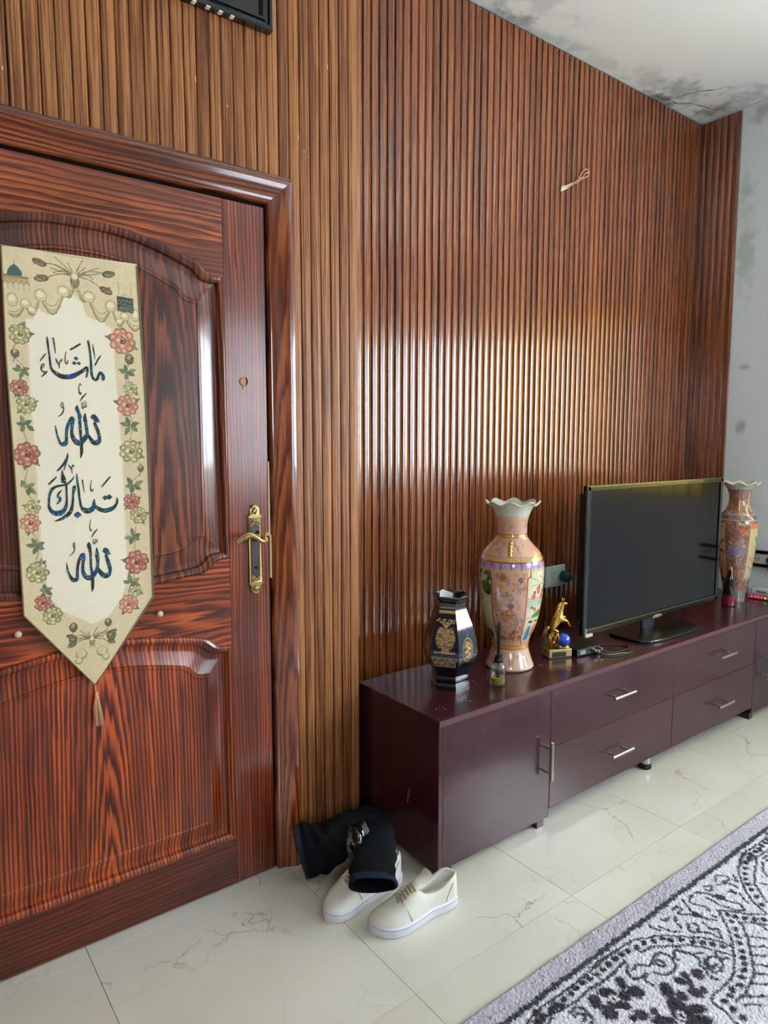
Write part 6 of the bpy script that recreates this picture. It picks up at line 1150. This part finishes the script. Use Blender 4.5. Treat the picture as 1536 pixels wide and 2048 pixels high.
# ------------------------------------------------------------------ white sneakers
M_shoe = plain('off_white_leather', (216, 214, 200), .6, var=.06, scale=90, bump=.12); M_sole = plain('white_rubber', (216, 216, 226), .5, var=.04); M_lace = plain('tan_lace', (158, 140, 112), .8, var=.25, scale=300); M_lin = plain('shoe_lining', (176, 176, 160), .8); M_stitch = plain('shoe_seam', (150, 150, 138), .8)
def sneaker(label, heel, toe, side, tong=.095):
    hx, hy = heel; L = math.hypot(toe[0]-hx, toe[1]-hy); rz = math.atan2(toe[1]-hy, toe[0]-hx)
    sh = thing('sneaker', label, 'shoe', (hx, hy, 0), rz, 'pair of white sneakers')
    S = np.linspace(0, 1, 34)
    half = lambda s: np.interp(s, [0, .03, .08, .2, .4, .6, .72, .82, .9, .96, 1], [.008, .024, .033, .037, .037, .044, .0485, .0475, .040, .026, .006])
    bend = lambda s: side*.010*math.sin(PI*min(1, max(0, (s-.35)/.65)))
    # sole
    def outline(k, z, ex=0):
        a = [(L*s, bend(s)+half(s)*k+(ex if .02 < s < .98 else ex*.4), z) for s in S]; return a+[(L*s, bend(s)-half(s)*k-(ex if .02 < s < .98 else ex*.4), z) for s in S[::-1]]
    zt = lambda s: .0
    B().loft([outline(.93, .0), outline(1.03, .003, .002), outline(1.06, .014, .003), outline(1.05, .026, .003), outline(.99, .030, .0015), outline(.90, .0305)]).build('sole', M_sole, sh, 40)
    st = B(); st.tube([(p[0], p[1], .0245) for p in outline(1.055, 0, .0032)]+[(0, 0, .0245)], .0008, 5); st.build('sole_seam', M_stitch, sh, True)
    top = lambda s: np.interp(s, [0, .05, .12, .22, .32, .42, .52, .62, .70, .78, .86, .93, .98, 1], [.086, .092, .089, .074, .067, .073, .094, .088, .076, .064, .054, .045, .036, .030])
    gap = lambda s: np.interp(s, [0, .04, .10, .2, .35, .42, .50, .60, .68, .72, 1], [.006, .018, .026, .029, .028, .025, .017, .014, .010, .0, .0])
    rings = []
    for s in np.linspace(.004, .994, 46):
        h, g, w = float(top(s)), float(gap(s)), float(half(s))*.985; y0 = bend(s); x = L*s; zb = .027; R = []
        lean = .35 if s < .5 else .25
        for sg in (1, -1):
            arc = []
            for t in np.linspace(0, 1, 9):
                a = t*PI/2; p = 1.0 if g > .004 else 1
                yy = g+(w-g)*(math.cos(a)**(.75 if s > .6 else .55)); zz = zb+(h-zb)*(math.sin(a)**(1.0 if s > .6 else 1.15))
                arc.append((x, y0+sg*yy, zz))
            if g > .001:
                inn = [(x, y0+sg*max(0, g-.004), h-.001), (x, y0+sg*max(.0, g-.005), h-.010), (x, y0+sg*max(0, min(g, w)-.004), max(.036, h-.04))]
            else: inn = [(x, y0+sg*.0008, h-.0006), (x, y0+sg*.0006, h-.004), (x, y0+sg*.0004, h-.006)]
            R.append(arc+inn)
        rings.append(R[0]+R[1][::-1])
    b = B(); b.loft(rings, False, False); b.F.append(tuple(range(len(rings[0])))); k0 = (len(rings)-1)*len(rings[0]); b.F.append(tuple(k0+j for j in range(len(rings[0])))[::-1])
    up = b.build('upper', M_shoe, sh, 60)
    # tongue
    V = []; F = []
    for i in range(10):
        t = i/9; s = .72-.36*t; x = L*s; w = .013+.012*t; z = float(top(s))-.002+tong*max(0, t-.45); y0 = bend(s)
        V += [(x-.02*max(0, t-.5), y0-w, z-.006), (x-.02*max(0, t-.5), y0-w*.5, z), (x-.02*max(0, t-.5), y0+w*.5, z), (x-.02*max(0, t-.5), y0+w, z-.006), (x-.02*max(0, t-.5)-.004, y0+w, z-.010), (x-.02*max(0, t-.5)-.004, y0-w, z-.010)]
        if i: k = 6*i; F += [(k-6+q, k-6+(q+1) % 6, k+(q+1) % 6, k+q) for q in range(6)]
    F.append(tuple(range(54, 60))); mesh('tongue', V, F, M_shoe, sh, 60)
    for q in range(7):
        s = .49+.036*q; z = float(top(s)); g = float(gap(s)); y0 = bend(s)
        P = [(L*(s-.006), y0-g-.012, z-.007), (L*s, y0-g*.6, z+.0015), (L*(s+.006), y0+g*.6, z+.0015), (L*(s+.012), y0+g+.012, z-.007)]
        B().tube([tuple(p) for p in smoothcurve(P, 4)], [(.0016, .0042)]*13, 8).build('lace', M_lace, sh, True)
    # heel tab, toe seam, side panel seams
    for sg in (-1, 1): B().tube([(L*s, bend(s)+sg*(float(half(s))*.99), z) for s, z in ((.20, .031), (.17, .05), (.13, .066), (.10, .078))], .0009, 5).build('heel_seam', M_stitch, sh, True)
    P = []
    for a in np.linspace(-1, 1, 15):
        s = .70-.07*abs(a)**2; w = float(half(s)); h = float(top(s)); an = (1-abs(a))*PI/2; P.append((L*s, bend(s)+math.copysign(w*math.cos(an)**.8, a)*1.005, .027+(h-.027)*math.sin(an)+.0012))
    B().tube(P, .0011, 5).build('toe_seam', M_stitch, sh, True)
    return sh
sneaker('white lace up sneaker nearest the rug, standing clear on the stone floor', (1.312, -.470), (1.030, -.432), 1)
sneaker('white sneaker half hidden under the black garment beside the wooden door', (1.245, -.285), (.958, -.322), -1, .03)

# ------------------------------------------------------------------ black garment flung over the shoes
gm = thing('garment', 'crumpled black garment with two open cuffs lying over the hidden sneaker', 'clothing', (1.15, -.15, 0))
def cloth_dark(name, c, rough): 
    t = NT(name).set(rough=rough, spec=.2); no = t.n('ShaderNodeTexNoise', i_Scale=35., i_Detail=4.0); tc = t.n('ShaderNodeTexCoord'); t.l(tc.outputs['Object'], no.inputs['Vector']); a = L4(c)
    t.l(t.mix(no.outputs[0], (a[0]*.6, a[1]*.6, a[2]*.6, 1), (a[0]*1.4, a[1]*1.4, a[2]*1.4, 1)), t.p.inputs['Base Color']); t.bump(no.outputs[0], .35, .006); return t.m
M_gar = cloth_dark('black_cloth', (9, 13, 18), .9); M_hem = cloth_dark('hem_cloth', (17, 36, 50), .7); M_shiny = plain('black_patent', (16, 18, 20), .16, coat=.8, var=.3, scale=60, bump=.5)
def sleeve(name, C, Rad, mat, wr, seed, hem):
    """open tube: centre points, (r_across, r_up) and lateral directions"""
    C = [Vector(c) for c in C]; cs = smoothcurve([tuple(c) for c in C], 8); rs = smoothcurve(Rad, 8); n = 40; out = []; inn = []
    for i, c in enumerate(cs):
        t = Vector(cs[min(i+1, len(cs)-1)])-Vector(cs[max(i-1, 0)]); t.normalize(); side = t.cross(Vector((0, 0, 1)));  side.normalize(); up = side.cross(t); up.normalize(); ra, rb = float(rs[i][0]), float(rs[i][1])
        ro = []; ri = []
        for j in range(n):
            a = 2*PI*j/n; w = 1+wr*math.sin(3*a+i*.35+seed)*.5+wr*math.sin(5*a-i*.55+seed*2)*.35+wr*.6*math.sin(i*.9+2*a)
            p = Vector(c)+side*(ra*math.copysign(abs(math.cos(a))**.8, math.cos(a))*w)+up*(rb*math.copysign(abs(math.sin(a))**.8, math.sin(a))*w); q = Vector(c)+(p-Vector(c))*.90
            ro.append((p.x, p.y, max(.0008, p.z))); ri.append((q.x, q.y, max(.003, q.z)))
        out.append(ro); inn.append(ri)
    rings = inn[:14][::-1]+out
    o = B().loft(rings, True, False).build(name, mat, gm, True)
    if hem:
        h = out[:hem]; k = [[tuple(Vector(cs[i])+(Vector(p)-Vector(cs[i]))*1.012) for p in r] for i, r in enumerate(h)]; B().loft(k, True, False).build('hem_band', M_hem, o, True)
    return o
OX, OY = 1.15, -.15
rel = lambda P: [(x-OX, y-OY, z) for x, y, z in P]
sleeve('left_sleeve', rel([(1.000, -.118, .087), (1.032, -.142, .096), (1.068, -.168, .112), (1.110, -.182, .134), (1.160, -.185, .142), (1.205, -.185, .140)]), [(.040, .086), (.043, .080), (.046, .068), (.050, .060), (.048, .054), (.040, .048)], M_gar, .07, .3, 4)
sleeve('right_sleeve', rel([(1.055, -.410, .116), (1.085, -.372, .124), (1.125, -.325, .132), (1.175, -.275, .140), (1.208, -.225, .140), (1.208, -.180, .138)]), [(.066, .026), (.066, .028), (.062, .034), (.054, .044), (.050, .050), (.042, .048)], M_gar, .06, 1.7, 5)
b = B()
bm = bmesh.new(); bmesh.ops.create_icosphere(bm, subdivisions=4, radius=1)
for v in bm.verts:
    d = v.co.copy(); w = 1+.10*math.sin(9*d.x+4*d.z)+.09*math.sin(7*d.y-6*d.z+1)+.05*math.sin(17*d.z+9*d.x); v.co = Vector((d.x*.056*w, d.y*.045*w, d.z*.052*w))
b.bm(bm, Matrix.Translation((1.130-OX, -.248-OY, .140)) @ Matrix.Rotation(.5, 4, 'Y')); b.build('shiny_patch', M_shiny, gm, True)
b = B()
for (P, r) in (([(1.150, -.250, .150), (1.175, -.262, .135), (1.195, -.262, .105)], .0022), ([(1.115, -.235, .115), (1.150, -.262, .112), (1.185, -.268, .118)], .0016), ([(1.185, -.235, .18), (1.21, -.245, .155), (1.215, -.255, .12)], .0014)):
    b.tube([(float(p[0])-OX, float(p[1])-OY, float(p[2])) for p in smoothcurve(P, 6)], r, 6)
b.build('crease_line', plain('dull_silver', (108, 114, 118), .3, .4), gm, True)  # thin silver-grey lines laid along the creases
